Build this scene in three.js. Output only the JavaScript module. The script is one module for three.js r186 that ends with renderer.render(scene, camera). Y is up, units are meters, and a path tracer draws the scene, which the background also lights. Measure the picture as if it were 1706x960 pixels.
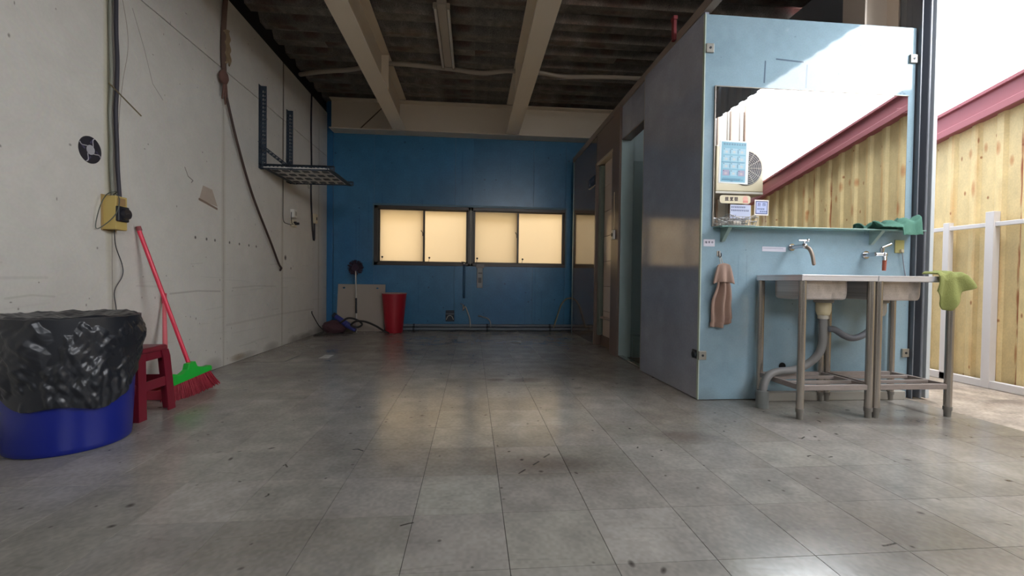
import * as THREE from 'three';
import { RoundedBoxGeometry } from 'three/addons/geometries/RoundedBoxGeometry.js';
import { mergeGeometries } from 'three/addons/utils/BufferGeometryUtils.js';
import { ImprovedNoise } from 'three/addons/math/ImprovedNoise.js';

// ---------------------------------------------------------------- camera, sky, exposure
const scene = new THREE.Scene();
const camera = new THREE.PerspectiveCamera(65.436, 1706 / 960, 0.05, 200);
camera.position.set(0, 0.8, 0);
camera.rotation.set(-0.019147, -0.088197, 0.012541, 'YXZ');
const SKY = 12.5;
{ // overcast sky: brighter towards the zenith, the ground's dull grey below the horizon
  const W = 64, H = 32, d = new Float32Array(W * H * 4);
  for (let y = 0; y < H; y++) for (let x = 0; x < W; x++) {
    const el = ((y + 0.5) / H - 0.5) * Math.PI, s = Math.sin(el), o = (y * W + x) * 4, az = ((x + 0.5) / W - 0.5) * 2 * Math.PI;
    const k = s > 0 ? 1 + 0.05 * s + 0.32 * Math.cos(az) * Math.cos(el) : 0.12; // the haze is brighter on the alley side
    d[o] = k * 0.97; d[o + 1] = k * 1.0; d[o + 2] = k * 1.05; d[o + 3] = 1;
  }
  const t = new THREE.DataTexture(d, W, H, THREE.RGBAFormat, THREE.FloatType);
  t.mapping = THREE.EquirectangularReflectionMapping; t.magFilter = t.minFilter = THREE.LinearFilter; t.needsUpdate = true;
  scene.background = t; scene.environment = t;
  scene.backgroundIntensity = SKY; scene.environmentIntensity = SKY;
}
const renderer = new THREE.WebGLRenderer({ antialias: true });
renderer.toneMapping = THREE.LinearToneMapping;
renderer.toneMappingExposure = 1.0;
renderer.shadowMap.enabled = true;

// ---------------------------------------------------------------- helpers
const V = (x, y, z) => new THREE.Vector3(x, y, z);
function rng(seed) { let a = seed >>> 0; return () => { a = (a + 0x6d2b79f5) | 0; let t = Math.imul(a ^ (a >>> 15), 1 | a); t = (t + Math.imul(t ^ (t >>> 7), 61 | t)) ^ t; return ((t ^ (t >>> 14)) >>> 0) / 4294967296; }; }
const noise = new ImprovedNoise();
const fbm = (x, y, z, n = 4) => { let s = 0, a = 0.5; for (let i = 0; i < n; i++) { s += a * noise.noise(x, y, z); x *= 2.03; y *= 2.03; z *= 2.03; a *= 0.5; } return s; };
const used = new Map();
const numbered = (n) => { const k = used.get(n) || 0; used.set(n, k + 1); return k ? n + '_' + String(k).padStart(3, '0') : n; };
function clean(list) {
  return list.map((g) => {
    const h = g.index ? g.toNonIndexed() : g.clone();
    for (const k of Object.keys(h.attributes)) if (!['position', 'normal', 'uv'].includes(k)) h.deleteAttribute(k);
    if (!h.attributes.uv) h.setAttribute('uv', new THREE.BufferAttribute(new Float32Array(h.attributes.position.count * 2), 2));
    if (!h.attributes.normal) h.computeVertexNormals();
    return h;
  });
}
const merge = (g) => (Array.isArray(g) ? (g.length === 1 ? g[0] : mergeGeometries(clean(g))) : g);
function obj(name, g, m, parent = scene, pos) {
  const o = new THREE.Mesh(merge(g), m); o.name = parent === scene ? numbered(name) : name;
  if (pos) o.position.set(...pos);
  parent.add(o); return o;
}
function tag(o, label, category, group) { o.userData.label = label; o.userData.category = category; if (group) o.userData.group = group; return o; }
function thing(name, label, category, pos = [0, 0, 0], turn = 0, group) {
  const o = new THREE.Group(); o.name = numbered(name); o.position.set(...pos); o.rotation.y = turn; scene.add(o);
  return tag(o, label, category, group);
}
function struct(name, g, m, parent = scene, pos) { const o = obj(name, g, m, parent, pos); if (parent === scene) o.userData.kind = 'structure'; return o; }
function structGroup(name) { const o = new THREE.Group(); o.name = name; o.userData.kind = 'structure'; scene.add(o); return o; }
// box between two corners; r > 0 rounds its edges; uv in metres
function bx(x0, x1, y0, y1, z0, z1, r = 0) {
  const w = x1 - x0, h = y1 - y0, d = z1 - z0;
  const g = r ? new RoundedBoxGeometry(w, h, d, 2, Math.min(r, w / 2.01, h / 2.01, d / 2.01)) : new THREE.BoxGeometry(w, h, d);
  return g.translate((x0 + x1) / 2, (y0 + y1) / 2, (z0 + z1) / 2);
}
// planar uv from two position axes (in metres, scaled)
function uvBy(g, a, b, sa = 1, sb = 1, oa = 0, ob = 0) {
  const p = g.attributes.position, u = new Float32Array(p.count * 2);
  for (let i = 0; i < p.count; i++) { u[i * 2] = (p.getComponent(i, a) + oa) * sa; u[i * 2 + 1] = (p.getComponent(i, b) + ob) * sb; }
  g.setAttribute('uv', new THREE.BufferAttribute(u, 2)); return g;
}
// uv in metres by the dominant normal axis
function uvCube(g0, s = 1) {
  const g = g0.index ? g0.toNonIndexed() : g0, p = g.attributes.position, n = g.attributes.normal, u = new Float32Array(p.count * 2);
  for (let i = 0; i < p.count; i++) {
    const ax = Math.abs(n.getX(i)), ay = Math.abs(n.getY(i)), az = Math.abs(n.getZ(i));
    const [a, b] = ax >= ay && ax >= az ? [2, 1] : ay >= az ? [0, 2] : [0, 1];
    u[i * 2] = p.getComponent(i, a) * s; u[i * 2 + 1] = p.getComponent(i, b) * s;
  }
  g.setAttribute('uv', new THREE.BufferAttribute(u, 2)); return g;
}
function cyl(a, b, r0, r1 = r0, seg = 16) {
  const A = V(...a), B = V(...b), L = A.distanceTo(B), g = new THREE.CylinderGeometry(r1, r0, L, seg, 1);
  g.applyQuaternion(new THREE.Quaternion().setFromUnitVectors(V(0, 1, 0), B.clone().sub(A).normalize()));
  return g.translate((A.x + B.x) / 2, (A.y + B.y) / 2, (A.z + B.z) / 2);
}
function tube(pts, r, n = 60, seg = 8, closed = false, tension = 0.5) {
  const c = new THREE.CatmullRomCurve3(pts.map((p) => V(...p)), closed, 'catmullrom', tension);
  const g = new THREE.TubeGeometry(c, n, r, seg, closed);
  if (closed) return g;
  const ends = [0, 1].map((t) => new THREE.SphereGeometry(r * 0.98, seg, 6).translate(...c.getPoint(t).toArray()));
  return mergeGeometries(clean([g, ...ends]));
}
const lathe = (pts, seg = 32) => new THREE.LatheGeometry(pts.map(([r, y]) => new THREE.Vector2(r, y)), seg);
const disc = (r, h, seg = 24) => new THREE.CylinderGeometry(r, r, h, seg);
function rrect(x0, x1, y0, y1, r) {
  const s = new THREE.Shape();
  s.moveTo(x0 + r, y0); s.lineTo(x1 - r, y0); s.quadraticCurveTo(x1, y0, x1, y0 + r); s.lineTo(x1, y1 - r); s.quadraticCurveTo(x1, y1, x1 - r, y1);
  s.lineTo(x0 + r, y1); s.quadraticCurveTo(x0, y1, x0, y1 - r); s.lineTo(x0, y0 + r); s.quadraticCurveTo(x0, y0, x0 + r, y0);
  return s;
}
const rect = (x0, x1, y0, y1, P = THREE.Shape) => { const s = new P(); s.moveTo(x0, y0); s.lineTo(x1, y0); s.lineTo(x1, y1); s.lineTo(x0, y1); s.closePath(); return s; };
const extr = (s, depth, bevel = 0, curve = 6) => new THREE.ExtrudeGeometry(s, { depth, bevelEnabled: bevel > 0, bevelSize: bevel, bevelThickness: bevel, bevelSegments: 2, curveSegments: curve });
// a cloth: fn(u, v) gives the middle surface; t its thickness
function cloth(fn, nu, nv, t) {
  const P = [], mid = [];
  for (let j = 0; j <= nv; j++) for (let i = 0; i <= nu; i++) mid.push(V(...fn(i / nu, j / nv)));
  const at = (i, j) => mid[Math.min(nv, Math.max(0, j)) * (nu + 1) + Math.min(nu, Math.max(0, i))];
  const N = [];
  for (let j = 0; j <= nv; j++) for (let i = 0; i <= nu; i++) {
    const n = at(i + 1, j).clone().sub(at(i - 1, j)).cross(at(i, j + 1).clone().sub(at(i, j - 1)));
    N.push(n.lengthSq() > 1e-14 ? n.normalize() : V(0, 0, 1));
  }
  for (const s of [0.5, -0.5]) mid.forEach((p, k) => P.push(p.clone().addScaledVector(N[k], s * t)));
  const M = mid.length, idx = [], q = (a, b, c, d) => idx.push(a, b, c, a, c, d), id = (i, j, s) => s * M + j * (nu + 1) + i;
  for (let j = 0; j < nv; j++) for (let i = 0; i < nu; i++) {
    q(id(i, j, 0), id(i + 1, j, 0), id(i + 1, j + 1, 0), id(i, j + 1, 0));
    q(id(i, j, 1), id(i, j + 1, 1), id(i + 1, j + 1, 1), id(i + 1, j, 1));
  }
  for (let i = 0; i < nu; i++) { q(id(i, 0, 1), id(i + 1, 0, 1), id(i + 1, 0, 0), id(i, 0, 0)); q(id(i, nv, 0), id(i + 1, nv, 0), id(i + 1, nv, 1), id(i, nv, 1)); }
  for (let j = 0; j < nv; j++) { q(id(0, j, 0), id(0, j + 1, 0), id(0, j + 1, 1), id(0, j, 1)); q(id(nu, j, 1), id(nu, j + 1, 1), id(nu, j + 1, 0), id(nu, j, 0)); }
  const g = new THREE.BufferGeometry(), a = new Float32Array(P.length * 3), uv = new Float32Array(P.length * 2);
  P.forEach((p, k) => { p.toArray(a, k * 3); const m = k % M; uv[k * 2] = (m % (nu + 1)) / nu; uv[k * 2 + 1] = Math.floor(m / (nu + 1)) / nv; });
  g.setAttribute('position', new THREE.BufferAttribute(a, 3)); g.setAttribute('uv', new THREE.BufferAttribute(uv, 2)); g.setIndex(idx); g.computeVertexNormals();
  return g;
}

// ---------------------------------------------------------------- textures
function canvasTex(w, h, paint, srgb = true, wrap = THREE.RepeatWrapping) {
  const c = document.createElement('canvas'); c.width = w; c.height = h;
  paint(c.getContext('2d'), w, h);
  const t = new THREE.CanvasTexture(c);
  if (srgb) t.colorSpace = THREE.SRGBColorSpace;
  t.wrapS = t.wrapT = wrap; t.magFilter = THREE.LinearFilter; t.needsUpdate = true;
  return t;
}
// tileable value noise
function tileNoise(size, cells, seed) {
  const r = rng(seed), g = Array.from({ length: cells * cells }, () => r()), out = new Float32Array(size * size);
  for (let y = 0; y < size; y++) for (let x = 0; x < size; x++) {
    const fx = (x / size) * cells, fy = (y / size) * cells, ix = Math.floor(fx), iy = Math.floor(fy), sx = fx - ix, sy = fy - iy;
    const u = sx * sx * (3 - 2 * sx), v = sy * sy * (3 - 2 * sy), G = (a, b) => g[(b % cells) * cells + (a % cells)];
    out[y * size + x] = (G(ix, iy) * (1 - u) + G(ix + 1, iy) * u) * (1 - v) + (G(ix, iy + 1) * (1 - u) + G(ix + 1, iy + 1) * u) * v;
  }
  return out;
}
function noiseTex(size, layers, lo, hi, seed, rep) { // grey DataTexture between lo and hi
  const acc = new Float32Array(size * size); let tot = 0;
  layers.forEach(([cells, amp], k) => { const n = tileNoise(size, cells, seed + k); tot += amp; for (let i = 0; i < acc.length; i++) acc[i] += n[i] * amp; });
  const d = new Uint8Array(size * size * 4);
  for (let i = 0; i < acc.length; i++) { const v = 255 * (lo + (hi - lo) * (acc[i] / tot)); d[i * 4] = d[i * 4 + 1] = d[i * 4 + 2] = v; d[i * 4 + 3] = 255; }
  const t = new THREE.DataTexture(d, size, size); t.wrapS = t.wrapT = THREE.RepeatWrapping; t.magFilter = THREE.LinearFilter; t.repeat.set(rep, rep); t.needsUpdate = true;
  return t;
}
const BIG = tileNoise(512, 6, 11), MID = tileNoise(512, 24, 12), FINE = tileNoise(512, 128, 13);
const nz = (f, x, y) => f[((y | 0) & 511) * 512 + ((x | 0) & 511)];
// shades every pixel of a canvas by layered noise (multiplicative, about 1)
function mottle(ctx, w, h, amp, sx = 1, sy = 1) {
  const im = ctx.getImageData(0, 0, w, h), d = im.data;
  for (let y = 0; y < h; y++) for (let x = 0; x < w; x++) {
    const k = 1 + amp * ((nz(BIG, x * 0.4 * sx, y * 0.4 * sy) - 0.5) * 1.1 + (nz(MID, x * 0.7 * sx, y * 0.7 * sy) - 0.5) * 0.8 + (nz(FINE, x * sx, y * sy) - 0.5) * 0.6), o = (y * w + x) * 4;
    d[o] *= k; d[o + 1] *= k; d[o + 2] *= k;
  }
  ctx.putImageData(im, 0, 0);
}
function blot(ctx, x, y, rx, ry, rgb, a, rot = 0) {
  ctx.save(); ctx.translate(x, y); ctx.rotate(rot); ctx.scale(rx, ry);
  const g = ctx.createRadialGradient(0, 0, 0, 0, 0, 1);
  g.addColorStop(0, `rgba(${rgb},${a})`); g.addColorStop(0.55, `rgba(${rgb},${a * 0.6})`); g.addColorStop(1, `rgba(${rgb},0)`);
  ctx.fillStyle = g; ctx.fillRect(-1, -1, 2, 2); ctx.restore();
}
function stroke(ctx, pts, wd, col) { ctx.strokeStyle = col; ctx.lineWidth = wd; ctx.lineCap = 'round'; ctx.beginPath(); pts.forEach(([x, y], i) => (i ? ctx.lineTo(x, y) : ctx.moveTo(x, y))); ctx.stroke(); }

const bumpFine = noiseTex(256, [[16, 0.5], [64, 0.8], [128, 0.6]], 0, 1, 31, 3);
const roughWorn = noiseTex(512, [[6, 1], [24, 0.8], [100, 0.5]], 0.55, 1.0, 41, 0.7);
const std = (color, roughness = 0.6, extra = {}) => new THREE.MeshStandardMaterial({ color, roughness, ...extra });
const phy = (o) => new THREE.MeshPhysicalMaterial(o);
const M = {
  black: std('#15151a', 0.5), darkMetal: std('#3b4046', 0.5, { metalness: 0.5 }), cable: std('#2b2b33', 0.55), brownHose: std('#33241f', 0.5),
  chrome: std('#cfd2d6', 0.16, { metalness: 1 }), alu: std('#a9a49c', 0.4, { metalness: 0.8 }), white: std('#d9d5cc', 0.5), cream: std('#cdbfa0', 0.55), pvc: std('#b9b3a7', 0.45),
  pink: phy({ color: '#e0324f', roughness: 0.35 }), green: std('#1fb43c', 0.4), red: std('#b02030', 0.4),
};

// ---------------------------------------------------------------- floor
const TX0 = 0.712, TZ0 = -2.118, TS = 0.3, FLX0 = -2.18, FLX1 = 3.03, FLZ0 = -7.0;
{
  const w = 2048, h = 2048, mx = 5.3, mz = 6.0; // x -2.2..3.1, z -7..-1
  const px = (x) => ((x + 2.2) / mx) * w, py = (z) => ((z + 7) / mz) * h;
  const tex = canvasTex(w, h, (c) => {
    c.fillStyle = '#8f8e8c'; c.fillRect(0, 0, w, h);
    const r = rng(5);
    for (let i = -11; i < 9; i++) for (let j = -18; j < 4; j++) { const k = r(); c.fillStyle = k < 0.5 ? `rgba(128,125,120,${0.28 * r()})` : `rgba(170,168,166,${0.28 * r()})`; c.fillRect(px(TX0 + i * TS), py(TZ0 + j * TS), (TS / mx) * w, (TS / mz) * h); }
    for (let k = 0; k < 60; k++) blot(c, r() * w, r() * h, 60 + 200 * r(), 30 + 90 * r(), r() < 0.6 ? '96,90,82' : '196,194,190', 0.12 + 0.14 * r(), (r() - 0.5) * 0.6);
    for (let k = 0; k < 900; k++) { const x = r() * w, y = r() * h, l = 15 + 70 * r(), a = (r() - 0.5) * 0.5; stroke(c, [[x, y], [x + l * Math.cos(a), y + l * Math.sin(a)]], 1 + 3 * r(), `rgba(${r() < 0.6 ? '70,66,62' : '205,203,198'},${0.03 + 0.1 * r()})`); }
    for (let k = 0; k < 420; k++) { const x = r() * w, y = r() * h; blot(c, x, y, 2 + 7 * r() * r(), 2 + 5 * r() * r(), '38,34,32', 0.35 + 0.4 * r(), r() * 3); }
    for (let k = 0; k < 50; k++) { const x = r() * w, y = r() * h; stroke(c, [[x, y], [x + 14 * (r() - 0.2), y + 8 * (r() - 0.5)], [x + 26 * (r() - 0.2), y + 14 * (r() - 0.5)]], 2, 'rgba(32,28,26,0.7)'); }
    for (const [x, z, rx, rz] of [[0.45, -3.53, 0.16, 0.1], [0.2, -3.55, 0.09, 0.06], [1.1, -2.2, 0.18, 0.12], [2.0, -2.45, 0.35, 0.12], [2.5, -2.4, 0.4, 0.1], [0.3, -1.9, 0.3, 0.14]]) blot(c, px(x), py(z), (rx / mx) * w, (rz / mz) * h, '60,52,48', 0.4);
    for (const [x, z] of [[0.36, -2.02], [0.3, -1.94], [0.23, -1.86]]) stroke(c, [[px(x), py(z)], [px(x - 0.03), py(z + 0.035)]], 2.5, 'rgba(40,36,34,0.65)');
    // dark strips of old tape near the left wall
    for (const [a, b, wd] of [[[-2.1, -4.34], [-1.76, -4.37], 9], [[-1.75, -4.37], [-1.74, -4.7], 9], [[-1.47, -4.36], [-1.36, -4.42], 9], [[-1.6, -4.92], [-1.43, -4.92], 8]]) stroke(c, [[px(a[0]), py(a[1])], [px(b[0]), py(b[1])]], wd, 'rgba(30,30,32,0.9)');
    c.fillStyle = '#cfcfcb'; c.save(); c.translate(px(-1.45), py(-4.65)); c.fillRect(-20, -34, 36, 70); c.restore();
    mottle(c, w, h, 0.16);
  }, true, THREE.MirroredRepeatWrapping);
  const mat = phy({ color: '#fffaf2', roughness: 0.22, ior: 1.5, map: tex, roughnessMap: noiseTex(512, [[6, 1], [24, 0.8], [100, 0.5]], 0.8, 1.0, 43, 3), bumpMap: bumpFine, bumpScale: 0.0004 });
  const floor = structGroup('floor');
  obj('underlay', uvCube(bx(FLX0 - 0.1, FLX1, -0.12, -0.0025, FLZ0 - 0.1, 3.0)), std('#2c2927', 0.9), floor);
  const tileGeo = (x0, x1, z0, z1) => { // flat top, chamfered rim
    const g = 0.0009, c = 0.0003, a = [x0 + g, x1 - g, z0 + g, z1 - g], P = [], I = [];
    const ring = (e, y) => [[a[0] + e, y, a[2] + e], [a[1] - e, y, a[2] + e], [a[1] - e, y, a[3] - e], [a[0] + e, y, a[3] - e]];
    P.push(...ring(c, 0), ...ring(0, -0.0012), ...ring(0, -0.003));
    I.push(0, 2, 1, 0, 3, 2);
    for (const b of [0, 4]) for (let k = 0; k < 4; k++) { const n = (k + 1) % 4; I.push(b + k, b + n, b + 4 + n, b + k, b + 4 + n, b + 4 + k); }
    const q = new THREE.BufferGeometry(); q.setAttribute('position', new THREE.BufferAttribute(new Float32Array(P.flat()), 3)); q.setIndex(I);
    const h2 = q.toNonIndexed(); h2.computeVertexNormals();
    return uvBy(h2, 0, 2, 1 / mx, -1 / mz, 2.2, -(-7) - mz);
  };
  const far = [];
  for (let j = -17; j < 17; j++) for (let i = -10; i < 8; i++) {
    const x0 = Math.max(FLX0, TX0 + i * TS), x1 = Math.min(FLX1, TX0 + (i + 1) * TS), z0 = Math.max(FLZ0, TZ0 + j * TS), z1 = TZ0 + (j + 1) * TS;
    if (x1 - x0 < 0.02 || z1 - z0 < 0.02) continue;
    const dz = -(z0 + z1) / 2, cx = (x0 + x1) / 2, seen = dz > 1.1 && dz < 4.6 && cx / dz > -1.35 && cx / dz < 1.75 && !(cx > 1.6 && dz > 3.0);
    if (seen) obj('floor_tile', tileGeo(x0, x1, z0, z1), mat, floor); else far.push(tileGeo(x0, x1, z0, z1));
  }
  obj('floor_tile', far, mat, floor).userData.kind = 'stuff';
}
{ // concrete outside
  const tex = canvasTex(1024, 1024, (c, w, h) => { c.fillStyle = '#93877a'; c.fillRect(0, 0, w, h); const r = rng(77); for (let k = 0; k < 90; k++) blot(c, r() * w, r() * h, 30 + 140 * r(), 20 + 90 * r(), r() < 0.5 ? '110,92,78' : '190,174,154', 0.25, r()); for (let k = 0; k < 500; k++) blot(c, r() * w, r() * h, 2 + 4 * r(), 2 + 3 * r(), '70,60,52', 0.5); mottle(c, w, h, 0.3); });
  tex.repeat.set(0.35, 0.35);
  const m = std('#ffffff', 0.9, { map: tex, bumpMap: bumpFine, bumpScale: 0.002 });
  struct('pavement', uvCube(bx(FLX1, 4.2, -0.12, -0.012, -12, 14)), m);
  struct('ground', uvCube(bx(-40, 40, -0.3, -0.121, -40, 40)), m);
}

// ---------------------------------------------------------------- left wall
const LX = -2.18;
{
  const zs = [3.17, 1.95, 0.73, -0.49, -1.71, -2.93, -4.15, -5.37, -6.59, -7.0];
  const w = 2048, h = 1250, z0 = -1.7, mz = 5.32, my = 3.25; // u runs from z = -1.7 towards the back
  const px = (z) => ((z0 - z) / mz) * w, py = (y) => (1 - y / my) * h;
  const tex = canvasTex(w, h, (c) => {
    c.fillStyle = '#cecac2'; c.fillRect(0, 0, w, h);
    const r = rng(21);
    for (let k = 0; k < 70; k++) blot(c, r() * w, r() * h, 60 + 240 * r(), 60 + 200 * r(), r() < 0.5 ? '184,178,170' : '218,214,207', 0.12);
    for (let k = 0; k < 160; k++) blot(c, r() * w, r() * h, 1.5 + 4 * r() * r(), 1.5 + 5 * r() * r(), '70,60,54', 0.6);
    for (let k = 0; k < 60; k++) { const x = r() * w, y = py(0.05 + r() * 0.9), l = 20 + 150 * r(); stroke(c, [[x, y], [x + l, y + (r() - 0.5) * 14]], 1 + 5 * r(), `rgba(130,124,116,${0.05 + 0.1 * r()})`); }
    // grime where the stuff on the wall was rubbed and hung
    for (const [za, zb, y, wd, a] of [[-3.45, -4.1, 0.665, 5, 0.5], [-4.3, -5.2, 0.69, 5, 0.3], [-2.3, -2.55, 0.68, 4, 0.25], [-4.2, -6.4, 0.36, 8, 0.22]]) stroke(c, [[px(za), py(y)], [px((za + zb) / 2), py(y + 0.012)], [px(zb), py(y)]], wd, `rgba(120,112,104,${a * 0.6})`);
    for (const z of [-2.93, -4.15, -5.37, -6.59]) { blot(c, px(z), h * 0.6, 16, h * 0.5, '150,140,120', 0.35); stroke(c, [[px(z), 0], [px(z), h]], 3, 'rgba(140,132,118,0.4)'); }
    blot(c, px(-2.9), h * 0.42, 14, h * 0.42, '168,160,118', 0.5);
    // rust stain with a torn edge
    c.fillStyle = 'rgba(150,124,104,0.55)'; c.beginPath(); c.moveTo(px(-3.85), py(1.53)); c.lineTo(px(-3.98), py(1.52)); c.lineTo(px(-4.06), py(1.39)); c.lineTo(px(-3.8), py(1.41)); c.fill();
    stroke(c, [[px(-3.8), py(1.41)], [px(-3.9), py(1.395)], [px(-4.05), py(1.37)]], 7, 'rgba(108,84,68,0.8)');
    for (const z of [-3.75, -3.9, -4.02, -4.25, -4.42, -4.6, -4.75]) blot(c, px(z), py(1.1), 6, 6, '40,34,32', 0.9);
    blot(c, px(-5.46), py(1.02), 14, 14, '48,38,36', 0.95); blot(c, px(-5.62), py(0.9), 7, 7, '70,62,60', 0.8);
    stroke(c, [[px(-3.1), py(2.5)], [px(-3.2), py(2.3)], [px(-3.28), py(2.1)], [px(-3.38), py(2.03)]], 2, 'rgba(120,112,104,0.7)');
    stroke(c, [[px(-3.62), py(1.62)], [px(-3.66), py(1.56)], [px(-3.72), py(1.54)], [px(-3.7), py(1.52)]], 2.5, 'rgba(90,80,74,0.8)');
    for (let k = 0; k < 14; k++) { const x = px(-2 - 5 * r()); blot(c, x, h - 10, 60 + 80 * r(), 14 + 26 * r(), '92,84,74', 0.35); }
    blot(c, px(-4.4), py(0.04), 60, 16, '120,92,60', 0.5);
    mottle(c, w, h, 0.035);
  }, true, THREE.MirroredRepeatWrapping);
  const mat = std('#ffffff', 0.62, { map: tex, bumpMap: bumpFine, bumpScale: 0.0008 });
  const wall = structGroup('wall_left');
  for (let k = 0; k < zs.length - 1; k++) for (const [y0, y1] of [[0, 2.6], [2.6, 3.25]]) {
    const g = bx(LX - 0.09, LX, y0 + 0.002, y1 - 0.003, zs[k + 1] + 0.002, zs[k] - 0.002, 0.003);
    obj('wall_panel', uvBy(g, 2, 1, -1 / mz, 1 / my, -z0, 0), mat, wall);
  }
  obj('backing', bx(LX - 0.16, LX - 0.091, -0.1, 3.5, -7.2, 3.2), std('#26221f', 0.9), wall);
  obj('eave_angle', bx(LX - 0.09, LX - 0.03, 3.252, 3.5, -7.0, 3.17), std('#1c1a1c', 0.8), wall);
}

// ---------------------------------------------------------------- ceiling deck
{
  const tex = canvasTex(1024, 1024, (c, w, h) => { c.fillStyle = '#77726b'; c.fillRect(0, 0, w, h); const r = rng(91); for (let k = 0; k < 9000; k++) { c.fillStyle = `rgba(${r() < 0.5 ? '168,160,150' : '40,36,34'},${0.1 + 0.35 * r()})`; c.fillRect(r() * w, r() * h, 1 + 5 * r(), 1 + 4 * r()); } for (let k = 0; k < 40; k++) blot(c, r() * w, r() * h, 30 + 120 * r(), 14 + 40 * r(), '92,58,44', 0.4); mottle(c, w, h, 0.3); });
  tex.repeat.set(0.6, 0.6);
  const m = std('#ffffff', 0.75, { map: tex, metalness: 0.0 });
  const Y = 3.42, pitch = 0.32, dep = 0.075, th = 0.004, prof = [];
  for (let z = -7.26; z < 3.2; z += pitch) prof.push([z, Y], [z + 0.13, Y], [z + 0.18, Y + dep], [z + 0.27, Y + dep]);
  const s = new THREE.Shape(); // drawn in (-z, y), extruded along +x after turning
  prof.forEach(([z, y], i) => (i ? s.lineTo(-z, y) : s.moveTo(-z, y)));
  prof.slice().reverse().forEach(([z, y]) => s.lineTo(-z, y + th)); s.closePath();
  const g = extr(s, 3.3 + 2.34).rotateY(Math.PI / 2).translate(-2.34, 0, 0);
  struct('ceiling', uvCube(g), m);
  struct('roof', bx(-2.34, 3.3, Y + dep + 0.006, Y + dep + 0.05, -7.3, 3.1), std('#4a4642', 0.8));
}
{ // corrugated fascia hanging along the roof's alley edge
  const s = new THREE.Shape(), a = [];
  for (let z = -2.95; z < 3.05; z += 0.18) a.push([0, z], [0, z + 0.07], [0.025, z + 0.09], [0.025, z + 0.16]);
  a.forEach(([x, z], i) => (i ? s.lineTo(x, -z) : s.moveTo(x, -z))); a.slice().reverse().forEach(([x, z]) => s.lineTo(x + 0.003, -z)); s.closePath();
  struct('trim_4', extr(s, 0.46).rotateX(-Math.PI / 2).translate(3.3, 3.04, 0), std('#8d929a', 0.6));
}
// ---------------------------------------------------------------- steel beams
const beamMat = std('#eadcc6', 0.6, { bumpMap: bumpFine, bumpScale: 0.0006, roughnessMap: roughWorn });
const iBeamZ = (x, z0, z1, y0, y1, w) => [bx(x - w / 2, x + w / 2, y0, y0 + 0.014, z0, z1, 0.003), bx(x - w / 2, x + w / 2, y1 - 0.014, y1, z0, z1, 0.003), bx(x - 0.005, x + 0.005, y0 + 0.013, y1 - 0.013, z0, z1)];
for (const [x, label] of [[-1.09, 'beige steel ceiling beam nearer the white left wall'], [0.575, 'beige steel ceiling beam nearer the toilet cubicles']]) {
  const t = thing('ceiling_beam', label, 'beam', [x, 2.97, -3.9], 0, 'steel beams under the ceiling');
  const [f, u, w] = iBeamZ(0, -2.82, 6.9, 0, 0.448, 0.188);
  obj('flange', f, beamMat, t); obj('flange', u, beamMat, t); obj('web', w, beamMat, t);
  for (const z of [-1.5, 0.4]) obj('stiffener', bx(-0.088, 0.088, 0.014, 0.43, z - 0.004, z + 0.004), beamMat, t);
}
{
  const t = thing('header_beam', 'beige steel beam across the top of the blue back wall', 'beam', [0, 2.97, -6.86]);
  obj('flange', bx(-2.1, 3.1, 0, 0.014, -0.14, 0.1, 0.003), beamMat, t);
  obj('flange', bx(-2.1, 3.1, 0.434, 0.448, -0.14, 0.1, 0.003), beamMat, t);
  obj('web', bx(-2.1, 3.1, 0.013, 0.435, -0.03, -0.018), beamMat, t);
  obj('diagonal_rod', cyl([-1.68, 0.02, 0.03], [-1.3, 0.4, 0.03], 0.008), std('#7a6a56', 0.7), t);
}
// ---------------------------------------------------------------- back wall
const BZ = -7.0;
{
  const tex = canvasTex(1024, 1024, (c, w, h) => { c.fillStyle = '#3f769b'; c.fillRect(0, 0, w, h); const r = rng(61); for (let k = 0; k < 26; k++) blot(c, r() * w, r() * h, 40 + 150 * r(), 60 + 200 * r(), r() < 0.5 ? '30,96,146' : '70,140,184', 0.22); for (let k = 0; k < 30; k++) { const x = r() * w, y = r() * h; stroke(c, [[x, y], [x, y + 60 + 160 * r()]], 2 + 6 * r(), 'rgba(24,70,108,0.14)'); } for (let k = 0; k < 60; k++) blot(c, r() * w, r() * h, 2 + 4 * r(), 2 + 4 * r(), '20,40,60', 0.5); mottle(c, w, h, 0.1); });
  tex.repeat.set(0.28, 0.28);
  const m = std('#ffffff', 0.3, { map: tex });
  const wall = structGroup('wall_back');
  const hole = [-1.5, 1.45, 0.995, 1.905];
  // steel sheets side by side, the window cut out of them
  for (const [x0, x1] of [[-2.3, -1.5], [-1.5, -0.28], [-0.28, 0.94], [0.94, 1.45], [1.45, 3.2]]) {
    const inWin = x0 >= hole[0] - 1e-6 && x1 <= hole[1] + 1e-6, parts = inWin ? [[0, hole[2]], [hole[3], 3.42]] : [[0, 3.42]];
    for (const [y0, y1] of parts) obj('wall_panel', uvCube(bx(x0 + 0.0006, x1 - 0.0006, y0, y1, BZ - 0.1, BZ, 0.002)), m, wall);
  }
  struct('trim_1', uvCube(bx(LX, LX + 0.085, 0, 3.42, BZ + 0.001, BZ + 0.06, 0.004)), std('#2a6894', 0.4));
}
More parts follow.
